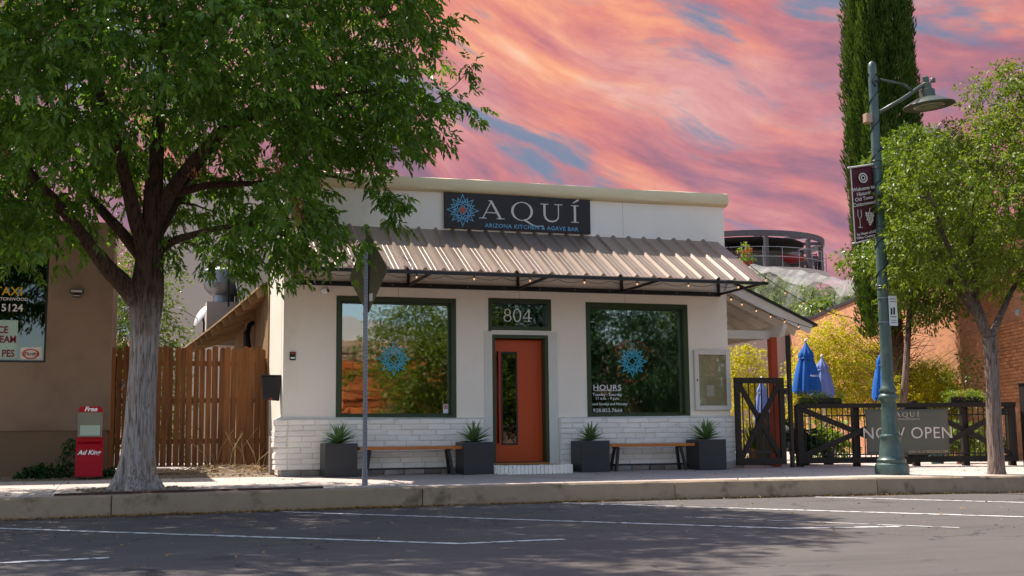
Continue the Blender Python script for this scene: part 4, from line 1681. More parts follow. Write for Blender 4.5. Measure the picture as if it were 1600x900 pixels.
# ground dressing on the left
mb = MB()
for _ in range(1500):
    x, y = random.uniform(-7, -.2), random.uniform(.03, .9) if random.random() < .75 else random.uniform(.9, 2.1)
    if -3.3 < x < -2.75 and .05 < y < .6:
        continue
    s = random.uniform(.008, .026)
    c = Vector((x, y, .015 + .03 * min(1, y)))
    q = [c + Vector((random.gauss(0, 1), random.gauss(0, 1), random.gauss(0, .7))).normalized() * s for _ in range(4)]
    mb.add(q, [(0, 1, 2), (0, 2, 3), (0, 3, 1), (1, 3, 2)])
kind(tag(mb.build('gravel', M['gravel']), 'loose brown gravel along the foot of the tan wall', 'gravel'), 'stuff')
mb = MB()
for _ in range(420):
    x, y = random.gauss(-.75, .55), random.gauss(1.2, .5)
    if not (-2.3 < x < -.12 and .12 < y < 2.1):
        continue
    a = random.uniform(0, 6.28)
    L = random.uniform(.08, .34)
    z = .06 + random.uniform(0, .12) * math.exp(-((x + .7) ** 2 + (y - 1.2) ** 2))
    mb.tube([(x, y, z), (x + L * .5 * math.cos(a), y + L * .5 * math.sin(a), z + random.uniform(.0, .06)), (x + L * math.cos(a + .3), y + L * math.sin(a + .3), z + random.uniform(-.02, .03))], random.uniform(.002, .005), 4)
for _ in range(16):
    x, y = random.uniform(-1.1, -.2), random.uniform(.9, 1.9)
    a = random.uniform(0, 6.28)
    h = random.uniform(.4, .85)
    mb.tube([(x, y, .05), (x + .1 * math.cos(a), y + .1 * math.sin(a), h * .6), (x + .35 * math.cos(a), y + .35 * math.sin(a), h)], .004, 4)
kind(tag(mb.build('dry_brush', M['straw']), 'heap of dry straw and twigs in front of the fence', 'brush'), 'stuff')
rk = thing('edging_stone', (-2.0, 1.5, .06), 'flat pale stone lying in front of the fence behind the trunk', 'stone')
MB().prism([(-2.25, 1.35, .05), (-1.85, 1.3, .05), (-1.7, 1.5, .05), (-1.95, 1.65, .05), (-2.3, 1.58, .05)], (0, 0, .09)).build('slab', M['palerock'], rk, bev=.02)

# low weedy shrub at the wall
sh = thing('weedy_shrub', (-3.6, .62, .03), 'dark green leafy weed growing along the tan wall beside the newspaper box', 'shrub')
cl = [Vector((random.uniform(-4.05, -3.3), random.uniform(.45, .85), random.uniform(.06, .22))) for _ in range(22)] + \
     [Vector((-3.36 + random.uniform(-.08, .08), .7 + random.uniform(-.08, .08), z)) for z in (.25, .35, .45, .55, .62)] + \
     [Vector((random.uniform(-2.78, -2.6), random.uniform(.3, .6), random.uniform(.08, .2))) for _ in range(4)]
leaf_part('foliage', clump_leaves(cl, (-3.6, .6, .2), 55, .11, 0, 1, .055, .038, .15), M['leafD'], sh)
tube_part('stem', grow([[((-3.6, .65, .03), .01), ((-3.55, .65, .2), .008)]], cl, .05, .003), M['straw'], sh)

# ================================================================== THE BIG STREET TREE
TY = -3.2


def A(px, py, dy=0.):
    """a point of the tree measured in its own plane, then moved dy metres in depth"""
    p = at(px, py, TY)
    return Vector((p.x, TY + dy, p.z))


tree = thing('street_tree', (A(213, 766).x, TY, -.06), 'large leafy ash tree with pale furrowed trunk on the pavement', 'tree')
path = [A(213, 772), A(214, 735), A(216, 690), A(220, 630), A(224, 570), A(226, 510), A(229, 460), A(233, 415), A(238, 370)]
tm = trunk_mesh(path, [.20, .20, .195, .185, .176, .182, .215, .185, .165], 84, 80, .085, (.24, .20), 3)
tm.build('trunk', M['barkA'], tree, smooth=True)
limbs = [
    [(A(238, 375), .165), (A(240, 300), .13), (A(246, 230, .1), .10), (A(252, 140, .2), .08), (A(256, 40, .2), .06), (A(250, -90, .2), .035)],
    [(A(224, 480), .15), (A(195, 446, -.05), .135), (A(168, 420, -.1), .115), (A(140, 385, -.2), .09), (A(95, 330, -.4), .07), (A(30, 260, -.6), .05), (A(-80, 190, -.7), .03)],
    [(A(232, 405), .13), (A(212, 345, -.1), .105), (A(198, 290, -.2), .09), (A(180, 225, -.4), .075), (A(150, 140, -.6), .055), (A(110, 40, -.8), .035)],
    [(A(240, 350), .12), (A(264, 305, -.1), .10), (A(295, 265, -.3), .08), (A(335, 220, -.5), .06), (A(420, 188, -.7), .045), (A(520, 168, -.7), .032), (A(620, 150, -.5), .02)],
    [(A(242, 395), .07), (A(275, 376, -.1), .055), (A(330, 366, -.4), .04), (A(400, 360, -.7), .025)],
    [(A(236, 380, .1), .10), (A(262, 330, .6), .085), (A(300, 250, 1.3), .065), (A(370, 150, 2.0), .05), (A(460, 60, 2.4), .03)],
    [(A(230, 410, .1), .10), (A(190, 350, .7), .08), (A(130, 270, 1.4), .06), (A(50, 180, 2.0), .04)],
    [(A(264, 305, -.1), .07), (A(330, 280, .4), .055), (A(420, 270, .7), .04), (A(520, 255, .8), .025), (A(580, 270, .7), .015)],
]
OUT = [(-330, 380), (-180, 372), (-60, 370), (40, 372), (90, 376), (125, 370), (155, 354), (200, 348), (262, 365), (300, 396), (360, 396),
       (415, 405), (465, 398), (505, 388), (515, 355), (498, 318), (486, 262), (520, 222), (590, 218), (634, 214), (680, 190), (722, 165),
       (736, 148), (712, 105), (690, 60), (664, 0), (650, -140), (580, -320), (380, -470), (100, -480), (-160, -360), (-340, -120), (-400, 160)]
outl = [A(x, y) for x, y in OUT]
poly = [(p.x, p.z) for p in outl]


def seen(p):
    d = p - CAM
    w = d.dot(fwd)
    return 800 + FPX * d.dot(rgt) / w, 450 - FPX * d.dot(upv) / w


cl = crown_points(poly, TY - .4, 3.7, 860, .48, .75)
# no limb reaches over the right-hand part of the roof or low over the pavement
cl = [c for c in cl if in_poly(*seen(c), OUT)]
# the crown is open round the forks: foliage hangs on the outer limbs only
ck = A(222, 345)
cl = [c for c in cl if ((c.x - ck.x) / 1.0) ** 2 + ((c.z - ck.z) / 1.2) ** 2 > 1 or c.y > TY + 1.3]
ck2 = A(330, 300)
cl = [c for c in cl if ((c.x - ck2.x) / .6) ** 2 + ((c.z - ck2.z) / .4) ** 2 > 1 or c.y > TY + .8]
# the high crown above, leaning over the street
hi = []
while len(hi) < 190:
    q = Vector((random.uniform(-1, 1), random.uniform(-1, 1), random.uniform(-1, 1)))
    if .3 < q.length < 1:
        hi.append(Vector((-5.0 + q.x * 2.8, -5.6 + q.y * 3.6, 10.3 + q.z * 2.9)))
cl += [c for c in hi if seen(c)[1] < -40]
# fine fringe that hangs from the rim
fringe = []
for i in range(len(poly)):
    a_, b_ = poly[i], poly[(i + 1) % len(poly)]
    L = math.hypot(b_[0] - a_[0], b_[1] - a_[1])
    for k in range(int(L / .42)):
        t = random.random()
        fringe.append(Vector((a_[0] + (b_[0] - a_[0]) * t + random.uniform(-.16, .06), TY + random.uniform(-.7, .9), a_[1] + (b_[1] - a_[1]) * t + random.uniform(-.08, .12))))
# one long spray droops in front of the parapet
for (x, y) in ((556, 250), (566, 272), (578, 292), (590, 310), (602, 328), (611, 342), (585, 318)):
    fringe.append(A(x + random.uniform(-5, 5), y + random.uniform(-5, 5), -.6))
limbs.append([(A(520, 168, -.7), .03), (A(545, 205, -.7), .022), (A(565, 250, -.65), .016), (A(590, 310, -.6), .010)])
tubes = grow(limbs, cl + fringe, .12, .007)
tube_part('branches', tubes, M['barkA'], tree, 9)
cc = A(210, 150)
V = np.concatenate([clump_leaves(cl, tuple(cc), 33, .46, .19, 7, .128, .044, .55), clump_leaves(fringe, tuple(cc), 15, .22, .17, 7, .112, .038, .7)])
leaf_part('crown', V, M['leafA'], tree)
V = []
for (px, py, dy, k) in ((432, 262, -1.6, 26), (446, 300, -1.7, 30), (462, 322, -1.7, 34), (464, 338, -1.7, 30), (457, 310, -1.7, 22), (8, 232, -2, 18), (430, 245, -1.5, 14), (302, 268, -1.6, 14)):
    c = at(px, py, TY + dy)
    P = np.array(tuple(c)) + RNG.normal(size=(k * 2, 3)) * (.05, .05, .06)
    D = RNG.normal(size=(k * 2, 3)) * .5
    D[:, 2] -= 1
    V.append(leaves(P, D, .05, .018))
kind(leaf_part('seed_clusters', np.concatenate(V), M['seed'], tree), 'stuff')

# tree pit edging plate and stones round the foot
ep = MB()
for i in range(16):
    xa, xb = -3.3 + 3.4 * i / 16, -3.3 + 3.4 * (i + 1) / 16
    ep.add([(xa, kerb_y(xa) + .20, SWS * (kerb_y(xa) + .2) + .001), (xb, kerb_y(xb) + .20, SWS * (kerb_y(xb) + .2) + .001), (xb, kerb_y(xb) + .24, SWS * (kerb_y(xb) + .24) + .03), (xa, kerb_y(xa) + .24, SWS * (kerb_y(xa) + .24) + .03)], [(0, 1, 2, 3)])
tag(ep.build('tree_pit_edging', mat('rusty_steel', (.07, .03, .02), .8, var=.4, vscale=8)), 'rusty steel edging strip of the tree pit behind the kerb', 'edging')
mb = MB()
for _ in range(170):
    a = random.uniform(0, 6.28)
    r = random.uniform(.40, .62)
    x, y = path[0].x + r * math.cos(a) * 1.25, TY + r * math.sin(a) * .8
    s = random.uniform(.015, .04)
    c = Vector((x, y, SWS * y + s * .4))
    mb.lathe([(.0, -s * .4), (s * .8, -s * .3), (s, 0), (s * .7, s * .45), (0, s * .5)], c, 7, random.uniform(.8, 1.3), random.uniform(.7, 1.1))
kind(tag(mb.build('pit_cobbles', M['gravel'], smooth=True), 'small round cobbles packed round the foot of the large tree', 'cobbles'), 'stuff')

# drifts of dry leaves in the gutter and on the pavement
P = []
for _ in range(11000):
    x = random.uniform(-8, 15)
    dens = .35 + .65 * (math.sin(x * 2.3) * .5 + .5) * (math.sin(x * .7 + 1) * .4 + .6)
    if random.random() > dens:
        continue
    P.append((x, kerb_y(x) - abs(random.gauss(0, .045)) - .005, ZS + .006 + abs(random.gauss(0, .008))))
for _ in range(500):
    x = random.uniform(-8, 12)
    P.append((x, random.uniform(-11, -4.4), ZS + .008))
for _ in range(260):
    x = random.uniform(-6, 13)
    y = random.uniform(-4, -.3)
    if kerb_y(x) + .1 < y:
        P.append((x, y, SWS * y + .008))
P = np.array(P)
D = RNG.normal(size=(len(P), 3))
D[:, 2] *= .25
V = leaves(P, D, RNG.uniform(.02, .055, len(P)), RNG.uniform(.009, .022, len(P)))
kind(tag(mesh_obj('leaf_litter', fast_mesh('leaf_litter', V, 4, M['litter'])), 'dry yellow brown leaves drifted along the gutter', 'leaf litter'), 'stuff')

# diamond street sign seen from behind
sp = thing('street_sign', (.75, -3.35, -.06), 'diamond traffic sign seen from behind on a perforated steel post', 'street sign')
PX, PY = .75, -3.35
MB().box(PX - .028, PX + .028, PY - .028, PY + .028, -.06, 3.40).build('post', M['steel'], sp, bev=.003)
MB().box(PX - .036, PX + .036, PY - .036, PY + .036, -.06, .17).build('post_sleeve', M['steel'], sp, bev=.003)
hm = MB().lathe([(.0068, 0), (.0068, .0012)], (0, 0, 0), 10).mesh('hole', M['hole'])
z = .02
while z < 3.38:
    off = .0365 if z < .17 else .0285
    inst('hole', hm, sp, Vector((PX, PY - off, z)) - wl(sp), rot=(R_(90), 0, 0))
    z += .0508
nn = Vector((-.956, -.29, 0)).normalized()
ee = Vector((.29, -.956, 0)).normalized()
cen = Vector((PX, PY, 2.955)) - nn * .034
hh = .60
quad = []
for (u, v) in ((0, -1), (1, 0), (0, 1), (-1, 0)):
    for s in (-1, 1):
        # rounded corners
        if u == 0:
            q = cen + ee * (s * .035 * (-v if v else 1)) * 1 + Vector((0, 0, v * (hh - .035)))
        else:
            q = cen + ee * (u * (hh - .035)) + Vector((0, 0, s * .035 * u))
        quad.append(q)
MB().prism([tuple(q) for q in quad], tuple(-nn * .004)).build('plate', M['signback'], sp)
q = cen + nn * .002 + ee * .10 + Vector((0, 0, -.36))
MB().prism([tuple(q + ee * a + Vector((0, 0, b))) for a, b in ((-.05, -.05), (.05, -.05), (.05, .06), (-.05, .06))], tuple(nn * .001)).build('sticker', M['whiteprint'], sp)
for dz_ in (-.3, .3):
    MB().tube([tuple(cen + Vector((0, 0, dz_)) + nn * .07), tuple(cen + Vector((0, 0, dz_)) + nn * .06)], .012, 8).build('bolt', M['steel'], sp)

# ================================================================== RIGHT: PORCH, GATE, PATIO FENCE
po = thing('porch_roof', (9.0, 0, 2.2), 'white timber lean-to porch roof with open rafters beside the patio gate', 'porch')
PT, PB = Vector((8.29, 0, 3.47)), Vector((10.08, 0, 2.68))
pd = (PB - PT).normalized()
pn = Vector((-pd.z, 0, pd.x))
if pn.z < 0:
    pn = -pn
YE = 7.5
# fascia on the street side, rafters, deck boards and black roof skin
MB().bar(PT + pn * -.06 + Vector((0, -.08, 0)), PB + pn * -.06 + Vector((-.02, -.08, 0)), .035, .22, tuple(pn)).build('fascia', M['whitewood'], po, bev=.004)
mb = MB()
for y in np.arange(.42, YE, .62):
    MB().bar(PT + pn * -.10 + Vector((0, y, 0)), PB + pn * -.10 + Vector((-.06, y, 0)), .045, .14, tuple(pn)).build('rafter', M['whitewood'], po)
L_ = (PB - PT).length
nb_ = 9
for i in range(nb_):
    a, b = PT + pd * (L_ * i / nb_ + .004), PT + pd * (L_ * (i + 1) / nb_ - .004)
    MB().add([tuple(a + pn * -.02 + Vector((0, -.06, 0))), tuple(b + pn * -.02 + Vector((0, -.06, 0))), tuple(b + pn * -.02 + Vector((0, YE, 0))), tuple(a + pn * -.02 + Vector((0, YE, 0)))], [(0, 1, 2, 3)]).build('deck_board', M['whitewood'], po)
mb = MB()
a, b = PT + pn * .0 + Vector((0, -.14, 0)), PB + pd * .06 + Vector((0, -.14, 0))
mb.prism([tuple(a), tuple(b), tuple(b + pn * .05), tuple(a + pn * .05)], (0, YE + .2, 0))
mb.build('roof_skin', M['coping'], po)
BX = 9.42
MB().box(BX - .05, BX + .05, -.05, YE, 2.47, 2.68).build('beam', M['whitewood'], po, bev=.006)
MB().prism([(BX - .045, -.051, 2.68), (BX - .045, -.051, 2.50), (BX - .045, -.14, 2.60), (BX - .045, -.16, 2.68)], (.09, 0, 0)).build('beam_end', M['whitewood'], po)
for y in (.25, 3.6, 7.2):
    MB().box(BX - .085, BX + .055, y, y + .14, 0, 2.469).build('post', M['redpost'], po, bev=.008)
MB().bar((BX - 1.1, .32, 2.52), (BX + .06, .32, 2.52), .05, .16).build('tie', M['whitewood'], po)

GY = -.27
gt = thing('patio_gate', (8.8, GY, .03), 'black timber gate with crossed braces and iron bars beside the white wall', 'gate')
gx0, gx1, gz0, gz1 = 8.24, 9.27, .05, 1.66
frame_mesh(gx0, gx1, gz0, gz1, .105, GY - .03, GY + .03, .13).build('frame', M['brownblack'], gt, bev=.004)
MB().bar((gx0 + .08, GY - .012, gz0 + .10), (gx1 - .08, GY - .012, gz1 - .08), .03, .095, (0, 0, 1)).build('brace', M['brownblack'], gt)
MB().bar((gx0 + .08, GY + .014, gz1 - .08), (gx1 - .08, GY + .014, gz0 + .10), .03, .095, (0, 0, 1)).build('brace', M['brownblack'], gt)
for i in range(6):
    x = gx0 + .105 + (gx1 - gx0 - .21) * (i + .6) / 6.2
    MB().box(x - .009, x + .009, GY + .032, GY + .05, gz0 + .05, gz1 - .05).build('bar', M['black'], gt)
MB().box(gx0 + .1, gx1 - .1, GY + .03, GY + .05, .27, .295).build('bar_rail', M['black'], gt)
gp = thing('gate_pole', (9.40, GY, 0), 'slim black steel pole between the patio gate and the porch', 'pole')
MB().box(9.365, 9.435, GY - .035, GY + .035, -.01, 2.46).build('pole', M['black'], gp, bev=.004)
for z in (.35, 1.35):
    MB().box(9.29, 9.364, GY - .02, GY + .02, z, z + .12).build('hinge', M['black'], gp)

FA, FB = Vector((9.50, -.32, 0)), Vector((13.62, -1.30, 0))
fd = FB - FA
FL = fd.length
fz = math.atan2(fd.y, fd.x)
pf = thing('patio_fence', FA, 'black timber patio fence with crossed braces and iron bars behind the lamp post', 'fence', rz=fz)
HT = 1.17


def fb(name, m, *a, bev=.0):
    return MB().box(*a).build(name, m, pf, local=True, bev=bev)


fb('top_rail', M['brownblack'], 0, FL, -.06, .06, HT - .085, HT, bev=.004)
half = FL * .545
for (a, b) in ((0, half), (half, FL)):
    fb('bottom_rail', M['brownblack'], a, b, -.035, .035, .06, .17, bev=.004)
    fb('stile', M['brownblack'], a + .0, a + .12, -.03, .03, .17, HT - .086, bev=.004)
    fb('stile', M['brownblack'], b - .12, b - .002, -.03, .03, .17, HT - .086, bev=.004)
    MB().bar((a + .10, -.02, .19), (b - .10, -.02, HT - .10), .03, .10).build('brace', M['brownblack'], pf, local=True)
    MB().bar((a + .10, .015, HT - .10), (b - .10, .015, .19), .03, .10).build('brace', M['brownblack'], pf, local=True)
    n = int((b - a - .24) / .102)
    for i in range(n):
        x = a + .12 + (b - a - .24) * (i + .5) / n
        inst('bar', bpy.data.meshes.get('fence_bar') or MB().box(-.008, .008, -.008, .008, .16, HT - .08).mesh('fence_bar', M['black']), pf, (x, .05, 0))
    fb('bar_rail', M['black'], a + .1, b - .1, .04, .06, .93, .955)
    fb('bar_rail', M['black'], a + .1, b - .1, .04, .06, .205, .23)
for x in (.06, half * .5, half, (half + FL) / 2, FL - .05):
    fb('post', M['brownblack'], x - .06, x + .06, .065, .175, -.03, HT - .02 + (.06 if x in (half,) else 0), bev=.004)
ep_ = thing('fence_end_post', (13.75, -1.42, 0), 'tall square black post ending the patio fence', 'post')
MB().box(13.68, 13.83, -1.52, -1.37, -.03, 1.50).build('post', M['brownblack'], ep_, bev=.006)
MB().box(13.84, 14.9, -1.48, -1.42, .10, 1.38).build('board', M['brownblack'], ep_, bev=.004)
MB().box(13.66, 13.85, -1.54, -1.35, 1.501, 1.53).build('cap', M['brownblack'], ep_, bev=.004)

# banner on the fence
bx0 = (at(1352, 641, -.72) - FA).dot(fd) / FL
bx1 = (at(1478, 641, -1.0) - FA).dot(fd) / FL
bn = thing('banner', FA + Vector((-math.sin(fz), math.cos(fz), 0)) * -.085, 'grey vinyl banner lettered NOW OPEN tied to the patio fence', 'banner', rz=fz)
bz0, bz1 = .20, 1.06
mb = MB()
NBX, NBZ = 24, 10
for j in range(NBZ + 1):
    for i in range(NBX + 1):
        u, v = i / NBX, j / NBZ
        mb.v.append((bx0 + (bx1 - bx0) * u, -.006 * math.sin(u * 9 + v * 2) * math.sin(math.pi * v) - .004 * math.sin(u * 23 + v * 5), bz0 + (bz1 - bz0) * v - .012 * math.sin(u * math.pi) * v))
for j in range(NBZ):
    for i in range(NBX):
        a = j * (NBX + 1) + i
        mb.f.append((a, a + 1, a + NBX + 2, a + NBX + 1))
o = mb.build('sheet', M['banner'], bn, local=True, smooth=True)
o.modifiers.new('thickness', 'SOLIDIFY').thickness = .002
cbx = (bx0 + bx1) / 2
W_B = wl(bn).copy()
WLOC[bn.name] = Vector((0, 0, 0))
for pen in aqui(-.014, cbx - .235, .915, .080):
    pen.mb.build('letter', M['cream'], bn, local=True)
text('lettering', 'ARIZONA KITCHEN & AGAVE BAR', .032, (cbx, -.014, .855), M['cream'], bn)
text('lettering', 'NOW OPEN', .305, (cbx, -.014, .505), M['cream'], bn, space=1.06, sx=1.0)
text('lettering', '\u2022 JOIN US AT BEQUIAZ.COM', .062, (bx1 - .04, -.014, .235), M['kraft'], bn, ax='RIGHT', bold=.001)
for u in (.01, .5, .99):
    for zz in (bz0 + .015, bz1 - .02):
        MB().box(bx0 + (bx1 - bx0) * u - .006, bx0 + (bx1 - bx0) * u + .006, -.012, .01, zz - .006, zz + .006).build('eyelet', M['steel'], bn, local=True)
WLOC[bn.name] = W_B

# flower boxes on the rail
for (s, ln, lab) in ((.10, .78, 'trailing flower box on the fence rail next to the gate pole'), (3.02, .62, 'trailing flower box on the fence rail behind the slim trunk')):
    c0 = FA + fd * (s / FL)
    fbx = thing('flower_box', (c0.x, c0.y, HT), lab, 'flower box', 'flower boxes on the fence', rz=fz)
    MB().box(0, ln, .03, .19, .002, .11).build('trough', M['brownblack'], fbx, local=True, bev=.006)
    cl = [Vector((random.uniform(-.05, ln + .05), .11 + random.gauss(0, .07), .12 + random.uniform(-.05, .12))) for _ in range(26)]
    V = clump_leaves(cl, (ln / 2, .1, .1), 60, .10, 0, 1, .034, .016, .15)
    mesh_obj('foliage', fast_mesh('foliage', V, 4, M['leafG']), fbx)
    cl = [Vector((random.uniform(0, ln), .10 + random.gauss(0, .08), .14 + random.uniform(0, .12))) for _ in range(9)]
    mesh_obj('blossom', fast_mesh('blossom', clump_leaves(cl, (ln / 2, .1, .1), 9, .06, 0, 1, .024, .018, 0), 4, M['seed']), fbx)

# ------------------------------------------------------------------ street lamp
LX, LY = 9.33, -3.45
lp = thing('street_lamp', (LX, LY, -.062), 'green cast-iron street lamp with an arm and wide shade', 'street lamp')
MB().lathe([(.272, -.06), (.275, .02), (.27, .06), (.262, .10), (.225, .125), (.232, .15), (.235, .175), (.205, .205), (.198, .24), (.178, .40), (.165, .50), (.172, .515), (.182, .54), (.175, .565), (.142, .58),
            (.136, .62), (.124, .98), (.121, 1.10), (.130, 1.115), (.135, 1.13), (.158, 1.16), (.162, 1.19), (.150, 1.215), (.120, 1.24), (.140, 1.27), (.142, 1.30), (.118, 1.34), (.104, 1.38), (.100, 1.45)], (LX, LY, 0), 16).build('base', M['lampgreen'], lp, smooth='auto')
MB().tube([(LX, LY, 1.45), (LX, LY, 4.0), (LX, LY, 6.70), (LX, LY, 6.78), (LX, LY, 6.82)], [.098, .085, .070, .060, .02], 20).build('shaft', M['lampgreen'], lp, smooth='auto')
for z, r in ((2.96, .096), (3.0, .092), (3.86, .092), (3.99, .090), (4.98, .086), (5.1, .084)):
    MB().lathe([(r, -.012), (r + .008, 0), (r, .012)], (LX, LY, z), 20).build('band', M['lamphead'], lp, smooth=True)
HX = LX + 1.06
MB().tube([(LX + .06, LY, 5.92), (LX + .55, LY, 6.20), (HX - .10, LY, 6.47), (HX + .02, LY, 6.50)], .034, 12).build('arm', M['lamphead'], lp, smooth=True)
MB().tube([(LX + .05, LY, 6.53), (LX + .62, LY, 6.47)], .020, 10).tube([(LX + .62, LY, 6.47), (LX + .78, LY, 6.37)], .02, 10).build('brace', M['lamphead'], lp, smooth=True)
HZ = 6.16
hdt = MB().lathe([(.385, -.03), (.43, -.035), (.435, -.025), (.42, -.01), (.20, .10), (.13, .125), (.125, .25), (.085, .27), (.085, .36), (.058, .38), (.058, .47), (.03, .49)], (0, 0, 0), 36).build('shade', M['lamphead'], lp, smooth='auto', local=True)
hdt.location = Vector((HX + .03, LY, HZ)) - wl(lp)
hdt.rotation_euler = (0, R_(-5), 0)
o = MB().lathe([(.0, -.03), (.20, -.045), (.25, -.05), (.26, -.03), (.22, -.01), (.0, -.005)], (0, 0, 0), 28).build('lamp_lens', M['lens'], lp, smooth=True, local=True)
o.location = Vector((HX + .03, LY, HZ)) - wl(lp)
o.rotation_euler = (0, R_(-5), 0)
o = MB().lathe([(.25, -.028), (.382, -.026), (.382, -.018), (.25, -.018)], (0, 0, 0), 32).build('reflector', M['lamphead'], lp, local=True)
o.location = Vector((HX + .03, LY, HZ)) - wl(lp)
o.rotation_euler = (0, R_(-5), 0)
MB().lathe([(.045, .0), (.045, .05), (.03, .07)], (HX + .14, LY, HZ + .40), 12).build('photocell', M['lamphead'], lp, smooth='auto')
MB().box(LX - .20, LX - .08, LY - .07, LY + .05, 5.74, 5.90).build('speaker', mat('tan_plastic', (.40, .25, .17), .5), lp, bev=.015)
# thin cable wound round the shaft
pts = []
for k in range(150):
    t = k / 149
    z = 2.95 + 3.65 * t
    a = t * 7.5 * 2 * math.pi
    r = .098 - .03 * (z - 1.45) / 5.3 + .008
    pts.append((LX + r * math.cos(a), LY + r * math.sin(a), z))
MB().tube(pts, .008, 5).build('wound_cable', M['wire'], lp)
MB().tube([(LX - .02, LY - .09, 6.47), (LX + .06, LY - .10, 6.40), (LX + .10, LY - .06, 6.50), (LX, LY - .1, 6.58), (LX - .08, LY - .08, 6.45), (LX, LY - .09, 6.36)], .010, 5).build('cable_knot', M['wire'], lp)
# parking sign strapped to the shaft
ps = thing('pole_sign', (LX + .10, LY - .10, 2.3), 'small white rectangular notice plate strapped to the street lamp shaft', 'sign')
MB().box(LX + .015, LX + .175, LY - .112, LY - .106, 2.34, 2.83).build('plate', M['white'], ps, bev=.004)
pen = Pen(LY - .1135)
pen.stroke([(LX + .055, 2.52), (LX + .065, 2.59), (LX + .058, 2.63)], .035)
pen.stroke([(LX + .105, 2.52), (LX + .115, 2.60), (LX + .108, 2.64)], .035)
pen.stroke([(LX + .035, 2.485), (LX + .150, 2.485)], .014)
pen.build('pictogram', M['black'], ps)
for z in (2.78, 2.735, 2.43, 2.39):
    MB().box(LX + .04, LX + .15, LY - .1138, LY - .1122, z - .006, z + .006).build('printed_line', M['weave'], ps)
for z in (2.40, 2.80):
    MB().lathe([(.102, -.008), (.102, .008)], (LX, LY, z), 18).build('strap', M['steel'], ps)

# town banner hanging from two short rods
tb = thing('town_banner', (LX - .3, LY, 3.7), 'maroon cloth banner with white welcome lettering on the street lamp', 'banner')
c1, c2 = Vector((LX - .08, LY, 5.03)), Vector((LX - .56, LY - .05, 4.93))
e1, e2 = Vector((LX - .08, LY, 3.82)), Vector((LX - .54, LY - .05, 3.70))
mb = MB()
NB_ = 10
for j in range(NB_ + 1):
    for i in range(7):
        u, v = i / 6, j / NB_
        p = c2.lerp(c1, u).lerp(e2.lerp(e1, u), v)
        mb.v.append((p.x, p.y + .012 * math.sin(v * 5 + u * 2), p.z))
for j in range(NB_):
    for i in range(6):
        a = j * 7 + i
        mb.f.append((a, a + 7, a + 8, a + 1))
o = mb.build('cloth', M['maroon'], tb, smooth=True)
o.modifiers.new('thickness', 'SOLIDIFY').thickness = .003
MB().tube([tuple(c1 + Vector((.05, 0, .02))), tuple(c2 + Vector((-.03, 0, .012)))], .016, 8).build('rod', M['cream'], tb, smooth=True)
MB().tube([tuple(e1 + Vector((.05, 0, -.01))), tuple(e2 + Vector((-.03, 0, -.018)))], .016, 8).build('rod', M['cream'], tb, smooth=True)
MB().prism([tuple(c2 + Vector((0, -.018, 0))), tuple(c2 + Vector((.018, -.018, 0))), tuple(e2 + Vector((.018, -.018, 0))), tuple(e2 + Vector((0, -.018, 0)))], (0, .003, 0)).build('hem', M['cream'], tb)
tilt = math.atan2(c1.z - c2.z, c1.x - c2.x)
bxm = (c1.x + c2.x) / 2 + .005
yb = LY - .055
for s, z, sz in (('Welcome to', 4.585, .085), ('Historic', 4.50, .085), ('Old Town', 4.415, .085), ('Cottonwood', 4.33, .083), ('The Heart of AZ', 3.845, .060), ('Wine Country', 3.785, .062)):
    text('lettering', s, sz, (bxm, yb, z), M['cream'], tb, rot=(R_(90), -tilt, 0), shear=.15, bold=.0015)
pen = Pen(yb)
pen.ring(bxm, 4.79, .085, .085, .022, .022)
pen.ring(bxm, 4.79, .045, .045, .02, .02)
pen.build('round_emblem', M['cream'], tb)
pen = Pen(yb)
pen.stroke([(bxm - .13, 4.25), (bxm - .135, 4.15), (bxm - .10, 4.09), (bxm - .065, 4.15), (bxm - .07, 4.25)], .012)
pen.stroke([(bxm - .10, 4.09), (bxm - .10, 3.96)], .012)
pen.stroke([(bxm - .14, 3.955), (bxm - .06, 3.955)], .012)
pen.build('wine_glass', M['cream'], tb)
mb = MB()
for (r, k) in ((0, 4), (1, 4), (2, 3), (3, 3), (4, 2), (5, 1)):
    for i in range(k):
        x, z = bxm + .09 + (i - (k - 1) / 2) * .042 + random.uniform(-.004, .004), 4.20 - r * .037
        mb.tube([(x, yb + .002, z), (x, yb - .003 - .0005 * (r * 4 + i), z)], .019, 10)
mb.tube([(bxm + .09, yb, 4.22), (bxm + .10, yb, 4.29)], .007, 5)
kind(mb.build('grapes', M['cream'], tb), 'stuff')

# ------------------------------------------------------------------ slim tree at the right
SY = -4.0


def B(px, py, dy=0., Y0=SY):
    p = at(px, py, Y0)
    return Vector((p.x, Y0 + dy, p.z))


t2 = thing('slim_street_tree', (B(1557, 742).x, SY, -.07), 'slim grey-trunked street tree behind the kerb to the right of the lamp', 'tree')
path = [B(1557, 746), B(1556, 715), B(1553, 670), B(1551, 610), B(1549, 560), B(1546, 528)]
trunk_mesh(path, [.125, .122, .118, .108, .108, .125], 32, 50, .09, (.08, .035), 9).build('trunk', M['barkB'], t2, smooth=True)
limbs = [[(B(1546, 532), .09), (B(1530, 500), .07), (B(1508, 465, -.1), .055), (B(1485, 425, -.2), .05), (B(1455, 370, -.3), .03), (B(1430, 300, -.3), .02)],
         [(B(1548, 530), .07), (B(1566, 500, .1), .055), (B(1592, 455, .2), .045), (B(1640, 390, .3), .03), (B(1690, 300, .3), .02)],
         [(B(1540, 515), .075), (B(1538, 470, .2), .06), (B(1535, 390, .3), .045), (B(1545, 290, .4), .03), (B(1560, 190, .4), .02)],
         [(B(1535, 505), .06), (B(1512, 430, .5), .045), (B(1500, 330, .8), .03), (B(1490, 250, .9), .02)]]
